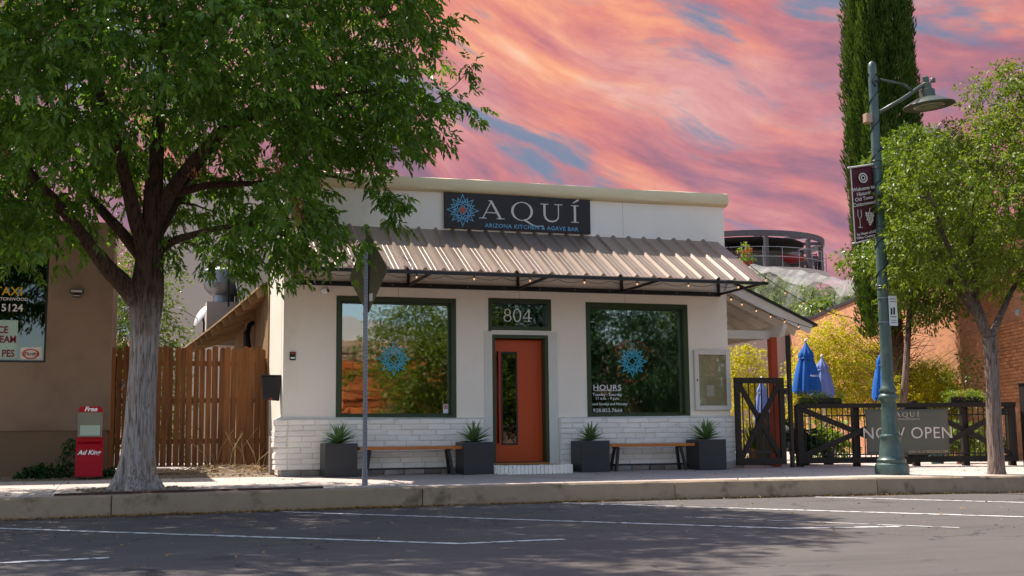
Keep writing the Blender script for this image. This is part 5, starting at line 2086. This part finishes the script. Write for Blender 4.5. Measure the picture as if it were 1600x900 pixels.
outl = [B(x, y) for x, y in [(1385, 372), (1405, 330), (1398, 280), (1420, 232), (1462, 222), (1492, 200), (1522, 150), (1560, 108), (1605, 120), (1690, 95), (1770, 190), (1805, 310), (1780, 420),
                             (1700, 470), (1630, 455), (1590, 430), (1545, 442), (1500, 438), (1450, 428), (1405, 412)]]
poly = [(p.x, p.z) for p in outl]
cl = crown_points(poly, SY + .1, 1.5, 300, .36, .8)
fr = []
for i in range(len(poly)):
    a_, b_ = poly[i], poly[(i + 1) % len(poly)]
    for k in range(int(math.hypot(b_[0] - a_[0], b_[1] - a_[1]) / .25)):
        t = random.random()
        fr.append(Vector((a_[0] + (b_[0] - a_[0]) * t + random.uniform(-.12, .1), SY + random.uniform(-.5, .5), a_[1] + (b_[1] - a_[1]) * t + random.uniform(-.1, .1))))
tube_part('branches', grow(limbs, cl + fr, .1, .005), M['barkB'], t2, 8)
cc = B(1560, 300)
V = np.concatenate([clump_leaves(cl, tuple(cc), 44, .30, .10, 5, .078, .030, .2), clump_leaves(fr, tuple(cc), 20, .20, .10, 5, .072, .027, .2)])
leaf_part('crown', V, M['leafB'], t2)


def bushy_tree(name, label, Y0, pxpoly, basepx, m, n, sep, depth, per, rad, L, W, trunk_r, bark='barkB', droop=.2, nl=1):
    pts = [at(x, y, Y0) for x, y in pxpoly]
    poly = [(p.x, p.z) for p in pts]
    b = at(basepx, 600, Y0)
    t = thing(name, (b.x, Y0, 0), label, 'tree' if 'tree' in name or 'cypress' in name else 'shrub')
    cl = crown_points(poly, Y0, depth, n, sep, .85)
    zc = sum(p[1] for p in poly) / len(poly)
    xc = sum(p[0] for p in poly) / len(poly)
    zl = min(p[1] for p in poly)
    limb = [((b.x, Y0, 0), trunk_r), (((b.x + xc) / 2, Y0, max(.2, zl * .6)), trunk_r * .8), ((xc, Y0, max(.4, (zl + zc) / 2)), trunk_r * .5)]
    tube_part('trunk' if trunk_r > .05 else 'stems', grow([limb], cl, .1, .005), M[bark], t)
    V = clump_leaves(cl, (xc, Y0, zc), per, rad, .1, nl, L, W, droop)
    leaf_part('crown' if trunk_r > .05 else 'foliage', V, m, t)
    return t


bushy_tree('shade_tree', 'dense glossy green tree between the cypress and the slim street tree', 3.2,
           [(1398, 470), (1392, 400), (1330, 420), (1322, 390), (1390, 362), (1378, 300), (1372, 250), (1402, 195), (1446, 200), (1495, 235), (1530, 330), (1515, 440), (1480, 490), (1430, 496)],
           1398, M['leafC'], 300, .36, 1.5, 130, .34, .105, .044, .10)

# cypress
cyb = at(1400, 600, 5.6)
cy = thing('cypress', (cyb.x, 5.6, 0), 'tall dark columnar cypress behind the street lamp', 'tree')
MB().tube([(cyb.x, 5.6, -.02), (cyb.x + .05, 5.6, 3), (cyb.x, 5.6, 9), (cyb.x, 5.6, 14.5)], [.26, .20, .12, .03], 10).build('trunk', M['barkB'], cy, smooth=True)
N = 100000
h = RNG.uniform(3.0, 15.2, N)
prof_r = np.interp(h, [2.6, 4.2, 7, 10, 12, 14, 15.4], [.62, .86, .90, .86, .78, .55, .05])
th = RNG.uniform(0, 2 * np.pi, N)
lob = 1 + .10 * np.sin(th * 5 + h * .8) + .08 * np.sin(th * 9 - h * 2.3) + .06 * np.sin(th * 17 + h * 3.1)
rr = prof_r * lob * np.sqrt(RNG.uniform(.45, 1.0, N))
keep = (h > 5.8) | (RNG.random(N) < np.clip((h - 3.0) / 2.8, 0, 1) * .5 + .5 * (np.cos(th) < -.45))
h, th, rr = h[keep], th[keep], rr[keep]
N = len(h)
P = np.stack([cyb.x + rr * np.cos(th), 5.6 + rr * np.sin(th), h], 1)
D = np.stack([np.cos(th) * .35, np.sin(th) * .35, np.full(N, 1.)], 1) + RNG.normal(size=(N, 3)) * .22
leaf_part('crown', leaves(P, D, RNG.uniform(.09, .22, N), RNG.uniform(.022, .045, N)), M['cyp'], cy)
mb = MB()
for _ in range(420):
    z = random.uniform(.9, 5.4)
    a = random.uniform(0, 6.28)
    L = random.uniform(.45, 1.15)
    mb.tube([(cyb.x, 5.6, z), (cyb.x + L * .5 * math.cos(a), 5.6 + L * .5 * math.sin(a), z + random.uniform(.0, .3)), (cyb.x + L * math.cos(a + .2), 5.6 + L * math.sin(a + .2), z + random.uniform(.1, .7))], [.016, .009, .003], 4)
kind(mb.build('dead_twigs', M['cypdead'], cy), 'stuff')

# shrubs of the patio
Ysh = M['leafY']
bushy_tree('yellow_shrub', 'yellow-green sunlit shrub behind the gate next to the red post', 7.0, [(1140, 640), (1138, 540), (1165, 535), (1195, 560), (1205, 640)], 1170, Ysh, 120, .24, .7, 80, .26, .085, .032, .02)
bushy_tree('yellow_shrub', 'broad yellow-green sunlit shrub behind the folded blue umbrellas', 8.0, [(1230, 650), (1232, 580), (1262, 520), (1300, 490), (1345, 510), (1380, 530), (1395, 650)], 1310, Ysh, 250, .26, .9, 85, .30, .09, .032, .02)
bushy_tree('yellow_shrub', 'yellow-green shrub below the tall reeds behind the lamp post', 5.0, [(1395, 660), (1400, 600), (1430, 565), (1475, 570), (1505, 620), (1505, 660)], 1450, Ysh, 140, .22, .6, 85, .24, .075, .028, .02)
bushy_tree('rose_bush', 'arching glossy leaved bush against the brick wall behind the slim trunk', 3.0, [(1480, 640), (1490, 575), (1515, 545), (1540, 560), (1580, 580), (1610, 560), (1620, 640)], 1530, M['leafC'], 60, .30, .5, 26, .22, .075, .05, .02)

bushy_tree('low_shrub', 'low bright green shrub seen through the bars next to the gate pole', 2.6, [(1248, 735), (1250, 680), (1285, 655), (1320, 665), (1345, 700), (1350, 735)], 1300, M['leafG'], 60, .24, .5, 60, .20, .09, .04, .02)
bushy_tree('low_shrub', 'low bright green shrub seen through the bars right of the banner', 2.4, [(1482, 735), (1485, 690), (1515, 655), (1550, 665), (1585, 690), (1590, 735)], 1535, M['leafG'], 60, .24, .5, 60, .20, .09, .04, .02)
bushy_tree('low_shrub', 'low yellow-green shrub seen through the gate bars', 4.6, [(1150, 725), (1150, 680), (1170, 655), (1200, 660), (1212, 725)], 1180, M['leafY'], 50, .22, .4, 60, .20, .08, .035, .02)

rd = thing('tall_reeds', (at(1440, 600, 5.8).x, 5.8, 0), 'clump of tall green reeds behind the lamp post', 'reeds')
V = []
for _ in range(900):
    px = random.uniform(1395, 1515)
    b = at(px, 600, 5.8 + random.uniform(-.5, .5))
    hgt = random.uniform(1.4, 3.4) * (1 - .35 * abs(px - 1450) / 65)
    a = random.uniform(0, 6.28)
    p0 = np.array([b.x, b.y, .2 + random.random() * 1.6])
    lean = random.uniform(.15, .5)
    d = np.array([math.cos(a) * lean, math.sin(a) * lean, 1.])
    d /= np.linalg.norm(d)
    L = hgt * .28
    s = np.cross(d, [math.sin(a), -math.cos(a), .3])
    s /= np.linalg.norm(s)
    wd = random.uniform(.010, .022)
    prev = p0 - s * wd, p0 + s * wd
    for k in range(3):
        d = d + np.array([math.cos(a) * .22, math.sin(a) * .22, -.22 - .1 * k])
        d /= np.linalg.norm(d)
        p0 = p0 + d * L
        ww = wd * (1 - (k + 1) / 3.15)
        nxt = p0 - s * ww, p0 + s * ww
        V += [prev[0], prev[1], nxt[1], nxt[0]]
        prev = nxt
leaf_part('blades', np.array(V), M['leafG'], rd)

# potted plants behind the fence
POTS = [(10.35, .9, .17, 'pot', 'leafD', 'dark leafy plant in a black pot just behind the fence next to the gate'),
        (11.1, 1.2, .15, 'pot', 'leafC', 'glossy plant in a black pot behind the fence left of the banner'),
        (12.35, .3, .19, 'pot', 'leafG', 'grassy plant in a round dark bowl behind the fence right of the banner'),
        (12.95, .2, .18, 'tealpot', 'leafG', 'grassy plant in a teal pot behind the slim trunk'),
        (13.45, .1, .15, 'claypot', 'leafC', 'green plant in a clay pot near the fence end post'),
        (9.9, 2.0, .16, 'claypot', 'leafG', 'green plant in a clay pot deep behind the fence next to the gate')]
for (x, y, r, pm, lm, lab) in POTS:
    t = thing('potted_plant', (x, y, 0), lab, 'potted plant', 'potted plants on the patio')
    MB().lathe([(r * .62, -.004), (r * .75, .05), (r, .26), (r * 1.08, .28), (r * 1.08, .32), (r * .98, .32), (r * .95, .27), (0, .26)], (x, y, 0), 20).build('pot', M[pm], t, smooth='auto')
    if lm == 'leafG':
        N = 90
        P = np.array([x, y, .27]) + RNG.normal(size=(N, 3)) * (.04, .04, .0)
        D = RNG.normal(size=(N, 3)) * .32
        D[:, 2] = 1
        V = leaves(P, D, RNG.uniform(.35, .75, N), .03)
    else:
        cl = [Vector((x + random.gauss(0, .14), y + random.gauss(0, .14), .40 + abs(random.gauss(0, .18)))) for _ in range(26)]
        V = clump_leaves(cl, (x, y, .4), 34, .14, 0, 1, .11, .055, .25)
    leaf_part('foliage', V, M[lm], t)

# wicker chairs on the patio
for (x, y, rz, lab) in ((9.55, 3.2, .4, 'grey woven patio chair seen through the gate bars'), (10.9, 2.6, -.3, 'grey woven patio chair seen through the fence left of the banner')):
    t = thing('patio_chair', (x, y, 0), lab, 'chair', 'woven chairs on the patio', rz=rz)
    MB().box(-.25, .25, -.25, .25, .40, .44).build('seat', M['weave'], t, local=True, bev=.015)
    mb = MB()
    for i in range(9):
        a = -1.1 + 2.2 * i / 8
        mb.v += [(.27 * math.sin(a), .02 + .27 * math.cos(a) - .02, .44), (.31 * math.sin(a), .31 * math.cos(a) + .02, .90 - .10 * abs(a))]
    for i in range(8):
        mb.f.append((2 * i, 2 * i + 1, 2 * i + 3, 2 * i + 2))
    o = mb.build('backrest', M['weave'], t, local=True, smooth=True)
    o.modifiers.new('thickness', 'SOLIDIFY').thickness = .02
    for sx in (-1, 1):
        for sy in (-1, 1):
            MB().tube([(.22 * sx, .22 * sy, .40), (.25 * sx, .25 * sy, 0)], .014, 8).build('leg', M['black'], t, local=True)
bin_ = thing('green_bin', (9.75, 1.5, 0), 'dark green upright bin standing behind the gate', 'bin')
MB().prism([(9.82, 1.3, 0), (10.06, 1.3, 0), (10.08, 1.3, 1.0), (9.80, 1.3, 1.0)], (0, .5, 0)).build('body', M['lampgreen'], bin_, bev=.02)
MB().box(9.78, 10.10, 1.27, 1.83, 1.002, 1.06).build('lid', M['lampgreen'], bin_, bev=.02)


# folded parasols
def parasol(px, ptop, pbot, Y, m, lab, wpx):
    a, b = at(px, ptop, Y), at(px, pbot, Y)
    t = thing('folded_parasol', (a.x, Y, 0), lab, 'parasol', 'folded blue parasols on the patio')
    w = wpx * (at(px, pbot, Y) - at(px + 1, pbot, Y)).length / 2
    mb = MB()
    n = 32
    zs = [(0, .02), (.03, .10), (.10, .22), (.22, .50), (.30, .56), (.34, .50), (.45, .66), (.65, .84), (.85, .97), (1.0, 1.0)]
    for (s, r) in zs:
        for k in range(n):
            an = 2 * math.pi * k / n
            fold = 1 + (.20 * math.cos(8 * an) + .07 * math.sin(3 * an + 1)) * min(1, s * 4)
            mb.v.append((a.x + r * w * fold * math.cos(an), Y + r * w * fold * math.sin(an), a.z - (a.z - b.z) * s + (.05 * math.cos(8 * an) if s == 1 else 0)))
    for i in range(len(zs) - 1):
        for k in range(n):
            p, q = i * n + k, i * n + (k + 1) % n
            mb.f.append((p, p + n, q + n, q))
    mb.build('canopy', m, t, smooth=True)
    zst = a.z - (a.z - b.z) * .335
    MB().lathe([(w * .56, -.02), (w * .58, 0), (w * .56, .02)], (a.x, Y, zst), 20).build('strap', m, t, smooth=True)
    MB().tube([(a.x, Y, 0), (a.x, Y, a.z - .05)], .024, 10).build('pole', M['whitewood'], t, smooth=True)
    MB().lathe([(.02, -.02), (.035, .01), (.03, .04), (.008, .07)], (a.x, Y, a.z), 12).build('finial', M['white'], t, smooth=True)
    MB().lathe([(.26, 0), (.26, .05), (.05, .08)], (a.x, Y, 0), 20).build('foot', M['black'], t, smooth='auto')
    return t, a, b, w


t, a, b, w = parasol(1259, 534, 614, 2.9, M['blue'], 'folded deep blue parasol standing left of the others behind the flower box', 34)
text('lettering', 'PRADO', .062, (a.x - .01, 2.9 - w * 1.16, (a.z * .30 + b.z * .70)), M['whiteprint'], t)
parasol(1284, 558, 620, 4.2, M['paleblue'], 'folded faded lilac-blue parasol close behind the deep blue one', 29)
parasol(1378, 545, 624, 3.4, M['blue'], 'folded deep blue parasol half hidden by the lamp post', 26)
parasol(1190, 592, 660, 6.0, M['paleblue'], 'folded faded blue parasol seen above the gate', 22)

# ------------------------------------------------------------------ orange brick building beyond the patio
BA, BBp = Vector((14.62, -3.19, 0)), Vector((25.0, 27.5, 0))
bd_ = BBp - BA
bl = bd_.length
bz = math.atan2(bd_.y, bd_.x)
ob = thing('brick_building', BA, 'orange brick building with black coping beyond the patio', 'building', rz=bz)
BH = 5.0
MB().box(0, bl, -14, 0, -.02, BH).build('wall', M['obmortar'], ob, local=True)
MB().box(-.05, bl + .05, -14.05, .06, BH + .002, BH + .11).build('coping', M['coping'], ob, local=True)
bm = [box_mesh('brick', M['orangebrick'], .208, .03, .066, .002) for _ in range(4)]
cnt = 0
for r in range(24):
    for c in range(13):
        if cnt >= 300:
            break
        z = 1.30 + r * .078
        x = 4.3 + c * .222 + (.11 if r % 2 else 0)
        inst('brick', random.choice(bm), ob, (x, .004 + random.uniform(-.002, .003), z))
        cnt += 1
wlp = thing('wall_lantern', at(1592, 488, 1.4), 'small white globe wall light on the brick wall at the right edge', 'wall light')
MB().lathe([(.0, -.09), (.07, -.06), (.09, 0), (.07, .06), (.0, .09)], tuple(at(1592, 488, 1.4)), 16).build('globe', M['lens'], wlp, smooth=True)
p = at(1592, 488, 1.4)
MB().bar(tuple(p + Vector((.06, 0, .02))), tuple(p + Vector((.42, .1, .02))), .03, .03).build('bracket', M['black'], wlp)

# netted planting above the brick building
np_ = thing('netted_hedge', at(1260, 470, 26), 'green planting draped with pale grey shade net above the brick wall', 'hedge')
ridge = [at(1140, 411, 36), at(1200, 418, 31), at(1262, 426, 27), at(1310, 437, 23), at(1350, 444, 20), at(1420, 452, 17)]
cl = []
for i in range(len(ridge) - 1):
    for k in range(26):
        t = random.random()
        p = ridge[i].lerp(ridge[i + 1], t)
        cl.append(p + Vector((random.uniform(-.55, .9), random.uniform(-.55, .8), -random.uniform(.45, 2.2))))
leaf_part('foliage', clump_leaves(cl, tuple(ridge[2]), 150, .55, 0, 1, .19, .09, .2), M['leafC'], np_)
mb = MB()
NR = 30
rows = [(0.9, 1.0, -.6), (.5, .5, -.12), (0, 0, 0), (-.35, -.35, -.30), (-.6, -.6, -.8), (-.75, -.75, -1.6), (-.85, -.85, -2.6)]
for i in range(NR + 1):
    s = i / NR * (len(ridge) - 1)
    j = min(int(s), len(ridge) - 2)
    p = ridge[j].lerp(ridge[j + 1], s - j)
    for (ax_, ay_, az_) in rows:
        w_ = .09 * math.sin(i * .9 + az_ * 2) + .04 * math.sin(i * 2.3 + az_)
        mb.v.append((p.x + ax_ + w_ * .5, p.y + ay_ + w_ * .5, p.z + az_ + w_ * .8))
for i in range(NR):
    for k in range(len(rows) - 1):
        a = i * len(rows) + k
        mb.f.append((a, a + 1, a + 1 + len(rows), a + len(rows)))
mb.build('shade_net', M['net'], np_, smooth=True)
mb = MB()
for i in range(NR + 1):
    s = i / NR * (len(ridge) - 1)
    j = min(int(s), len(ridge) - 2)
    p = ridge[j].lerp(ridge[j + 1], s - j)
    for (ax_, ay_, az_) in ((.3, .3, -.02), (0, 0, .05), (-.38, -.38, -.24), (-.58, -.58, -.52 - .22 * math.sin(i * .7))):
        mb.v.append((p.x + ax_, p.y + ay_, p.z + az_ + .05 * math.sin(i * 1.9)))
for i in range(NR):
    for k in range(3):
        a = i * 4 + k
        mb.f.append((a, a + 1, a + 5, a + 4))
mb.build('net_fold', M['netfold'], np_, smooth=True)
mb = MB()
for p in ridge:
    mb.box(p.x + .9, p.x + 1.0, p.y + .9, p.y + 1.0, 4.0, p.z - .65)
kind(mb.build('net_poles', M['greybar'], np_), 'stuff')
MB().box(20, 40, 24, 46, 0, 5.6).build('planted_terrace', M['beige'], np_)

# round rooftop bar behind
rc = at(1152, 386, 40)
rb = thing('rooftop_bar', (rc.x, rc.y, 0), 'round steel-framed rooftop bar with white railing behind the awning', 'rooftop bar')
RR = (at(1266, 386, 40) - rc).length
ZT, ZD = rc.z, at(1200, 437, 40).z


def arc(r, z, a0, a1, n=40):
    return [(rc.x + r * math.cos(a0 + (a1 - a0) * i / n), rc.y + r * math.sin(a0 + (a1 - a0) * i / n), z) for i in range(n + 1)]


mb = MB()
pp = arc(RR, ZT, 0, 2 * math.pi, 48)
for a, b in zip(pp[:-1], pp[1:]):
    mb.bar(a, b, .14, .30)
mb.build('ring_beam', M['greybar'], rb)
for k in range(10):
    a = 2 * math.pi * k / 10 + .15
    MB().bar((rc.x + RR * math.cos(a), rc.y + RR * math.sin(a), ZT + .02), (rc.x, rc.y, ZT + .1), .12, .16).build('roof_spoke', M['greybar'], rb)
    MB().box(rc.x + RR * .97 * math.cos(a) - .10, rc.x + RR * .97 * math.cos(a) + .10, rc.y + RR * .97 * math.sin(a) - .10, rc.y + RR * .97 * math.sin(a) + .10, ZD, ZT - .16).build('column', M['greybar'], rb)
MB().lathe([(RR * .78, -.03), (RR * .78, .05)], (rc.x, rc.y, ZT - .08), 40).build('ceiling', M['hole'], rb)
MB().lathe([(RR * 1.06, -.2), (RR * 1.06, 0)], (rc.x, rc.y, ZD - .02), 48).build('deck', M['beige'], rb)
MB().lathe([(RR * .9, 0 - ZD + 3), (RR * .9, -.43)], (rc.x, rc.y, ZD), 40).build('drum', M['beige'], rb)
MB().lathe([(RR * .60, 0), (RR * .62, 1.0), (RR * .66, 1.05), (RR * .66, 1.1)], (rc.x, rc.y, ZD), 40).build('bar_counter', M['interior'], rb)
MB().lathe([(RR * .30, 0), (RR * .30, ZT - ZD - .25)], (rc.x, rc.y, ZD), 20).build('core', M['interior'], rb)
for (a, c, m) in ((-.9, .55, 'red'), (-1.5, .45, 'weave'), (-.35, .6, 'weave')):
    x, y = rc.x + RR * c * math.cos(a), rc.y + RR * c * math.sin(a)
    MB().lathe([(.0, -.35), (.7, -.28), (1.25, -.05), (1.3, .02), (.0, .22)], (x, y, ZT - .85), 18, 1.3, .6).build('ceiling_pod', M[m], rb, smooth='auto')
for zz in (1.06, .55):
    pp = arc(RR * 1.03, ZD + zz, -math.pi, .9, 60)
    MB().tube(pp, .02, 6).build('railing', M['steel'], rb)
for p in arc(RR * 1.03, ZD, -math.pi, .9, 18):
    MB().tube([p, (p[0], p[1], p[2] + 1.06)], .02, 6).build('railing_post', M['steel'], rb)
for i, a in enumerate((-.75, -.5, -.28, -.05, .2)):
    x, y = rc.x + RR * .92 * math.cos(a), rc.y + RR * .92 * math.sin(a)
    s = thing('bar_stool', (x, y, ZD), 'black slatted bar stool on the rooftop deck, %s from the brick wall side' % ('fifth', 'fourth', 'third', 'second', 'first')[i], 'stool', 'stools on the rooftop deck')
    MB().box(x - .2, x + .2, y - .2, y + .2, ZD + .74, ZD + .79).build('seat', M['black'], s)
    for sx in (-.18, .18):
        for sy in (-.18, .18):
            MB().box(x + sx - .02, x + sx + .02, y + sy - .02, y + sy + .02, ZD, ZD + (.74 if sy < 0 else 1.15)).build('leg', M['black'], s)
    for zz in (.88, .97, 1.06):
        MB().box(x - .2, x + .2, y + .165, y + .195, ZD + zz, ZD + zz + .05).build('slat', M['black'], s)
vn = thing('flowering_vine', at(1166, 400, 30), 'red flowering vine on a post in front of the rooftop bar', 'vine')
p = at(1166, 400, 30)
MB().tube([(p.x, 30, 4.5), (p.x, 30, p.z + .6)], .05, 6).build('stake', M['rafter'], vn)
cl = [Vector((p.x + random.uniform(-.25, .25), 30 + random.uniform(-.2, .2), p.z + random.uniform(-.8, .75))) for _ in range(26)]
leaf_part('foliage', clump_leaves(cl[:14], tuple(p), 24, .18, 0, 1, .12, .07, .2), M['leafG'], vn)
leaf_part('blossom', clump_leaves(cl[14:], tuple(p), 20, .15, 0, 1, .10, .08, .2), leafmat('red_bract', (.45, .015, .03), (.55, .04, .05), .3), vn)

# overhead cables with bulbs
ow = thing('overhead_string_lights', (10, 2, 3), 'sagging black cable with bulbs running from the porch to the cypress', 'string lights')


def sag(a, b, s, n=24):
    return [tuple(Vector(a).lerp(Vector(b), i / n) + Vector((0, 0, -s * 4 * (i / n) * (1 - i / n)))) for i in range(n + 1)]


pA = Vector((8.30, .4, 4.45))
pB = Vector(at(1345, 498, 5.0))
pts = sag(pA, pB, .35)
MB().tube(pts, .009, 5).build('cable', M['wire'], ow)
for i in (7, 10, 13, 16, 19, 22):
    bulb(pts[i][0], pts[i][1], pts[i][2] - .03, ow)
pw = thing('porch_string_lights', (9, -.1, 2.9), 'string of bulbs following the slope of the porch roof', 'string lights')
pts = sag((8.22, -.16, 3.22), (10.0, -.18, 2.62), .04)
MB().tube(pts, .006, 5).build('cable', M['wire'], pw)
for i in (1, 4, 8, 12, 16, 20):
    bulb(pts[i][0], pts[i][1], pts[i][2] - .03, pw)

# ------------------------------------------------------------------ trees behind the left-hand roofs
bushy_tree('yard_tree', 'green tree in the gap between the tan building and the fence', 13.0, [(120, 690), (110, 480), (140, 400), (215, 370), (265, 410), (285, 520), (290, 690)], 195, M['leafC'], 330, .45, 1.3, 90, .42, .11, .05, .08)

# ------------------------------------------------------------------ across the street (seen in the shop glass)
def far_tree(x, y, lab, h, r, m, seed):
    t = thing('opposite_tree', (x, y, ZS), lab, 'tree', 'trees across the street')
    rs = random.Random(seed)
    cl = []
    while len(cl) < 150:
        p = Vector((rs.uniform(-1, 1), rs.uniform(-1, 1), rs.uniform(-1, 1)))
        if .35 < p.length < 1:
            cl.append(Vector((x + p.x * r, y + p.y * r, h * .55 + p.z * h * .47)))
    tube_part('trunk', grow([[((x, y, ZS), .2), ((x + .1, y, h * .3), .15), ((x, y, h * .6), .08)]], cl, .1, .01), M['barkB'], t)
    leaf_part('crown', clump_leaves(cl, (x, y, h * .5), (190 if seed == 1 else 170), r * .26, 0, 1, .16, .075, .3), M[m], t)


far_tree(9.3, -25.0, 'leafy tree across the street mirrored in the star window', 6.3, 3.2, 'leafB', 1)
far_tree(13.2, -26, 'dark leafy tree across the street mirrored in the transom window', 7.4, 3.0, 'leafD', 2)
far_tree(17.0, -26.5, 'dark leafy tree across the street mirrored in the hours window', 7.8, 3.3, 'leafD', 3)
far_tree(21.5, -28, 'large leafy tree across the street mirrored at the edge of the hours window', 7.5, 3.2, 'leafD', 4)
sh_ = thing('sandstone_building', (6, -31, ZS), 'red sandstone building with a pale gable across the street mirrored in the star window', 'building')
MB().box(0, 24, -36, -31, ZS, 4.9).build('wall', M['palerock'], sh_)
MB().prism([(0, -31.2, 4.9), (14, -31.2, 4.9), (4.5, -31.2, 6.2)], (0, -5, 0)).build('gable', M['white'], sh_)
sm = [box_mesh('stone', M['redrock'], .8, .2, .30, .035) for _ in range(6)]
sm2 = [box_mesh('stone', M['palerock'], .8, .2, .30, .06) for _ in range(3)]
for r in range(15):
    x = 2.5 + random.uniform(-.3, .3)
    while x < 12:
        w = random.uniform(.5, 1.9)
        me = random.choice(sm2 if r >= 13 else sm)
        inst('stone', me, sh_, Vector((x + w / 2, -31 + .09, ZS + .17 + r * .335)) - wl(sh_), rot=(random.uniform(-.1, .1), random.uniform(-.03, .03), random.uniform(-.05, .05)), scale=((w - .02) / .8, random.uniform(.7, 1.5), random.uniform(.96, 1.1)), bev=.02)
        x += w
kind(MB().box(-30, 60, -40, -22, ZS - .2, ZS + .12).build('opposite_pavement', M['concrete']))


# ------------------------------------------------------------------ lettering becomes mesh
dg = bpy.context.evaluated_depsgraph_get()
for o in [o for o in scene.objects if o.type == 'FONT']:
    me = bpy.data.meshes.new_from_object(o.evaluated_get(dg))
    nm = o.name
    new = bpy.data.objects.new('tmp', me)
    COL.objects.link(new)
    new.parent = o.parent
    new.location = o.location
    new.rotation_euler = o.rotation_euler
    new.scale = o.scale
    bpy.data.objects.remove(o)
    new.name = nm
    me.name = 'lettering'
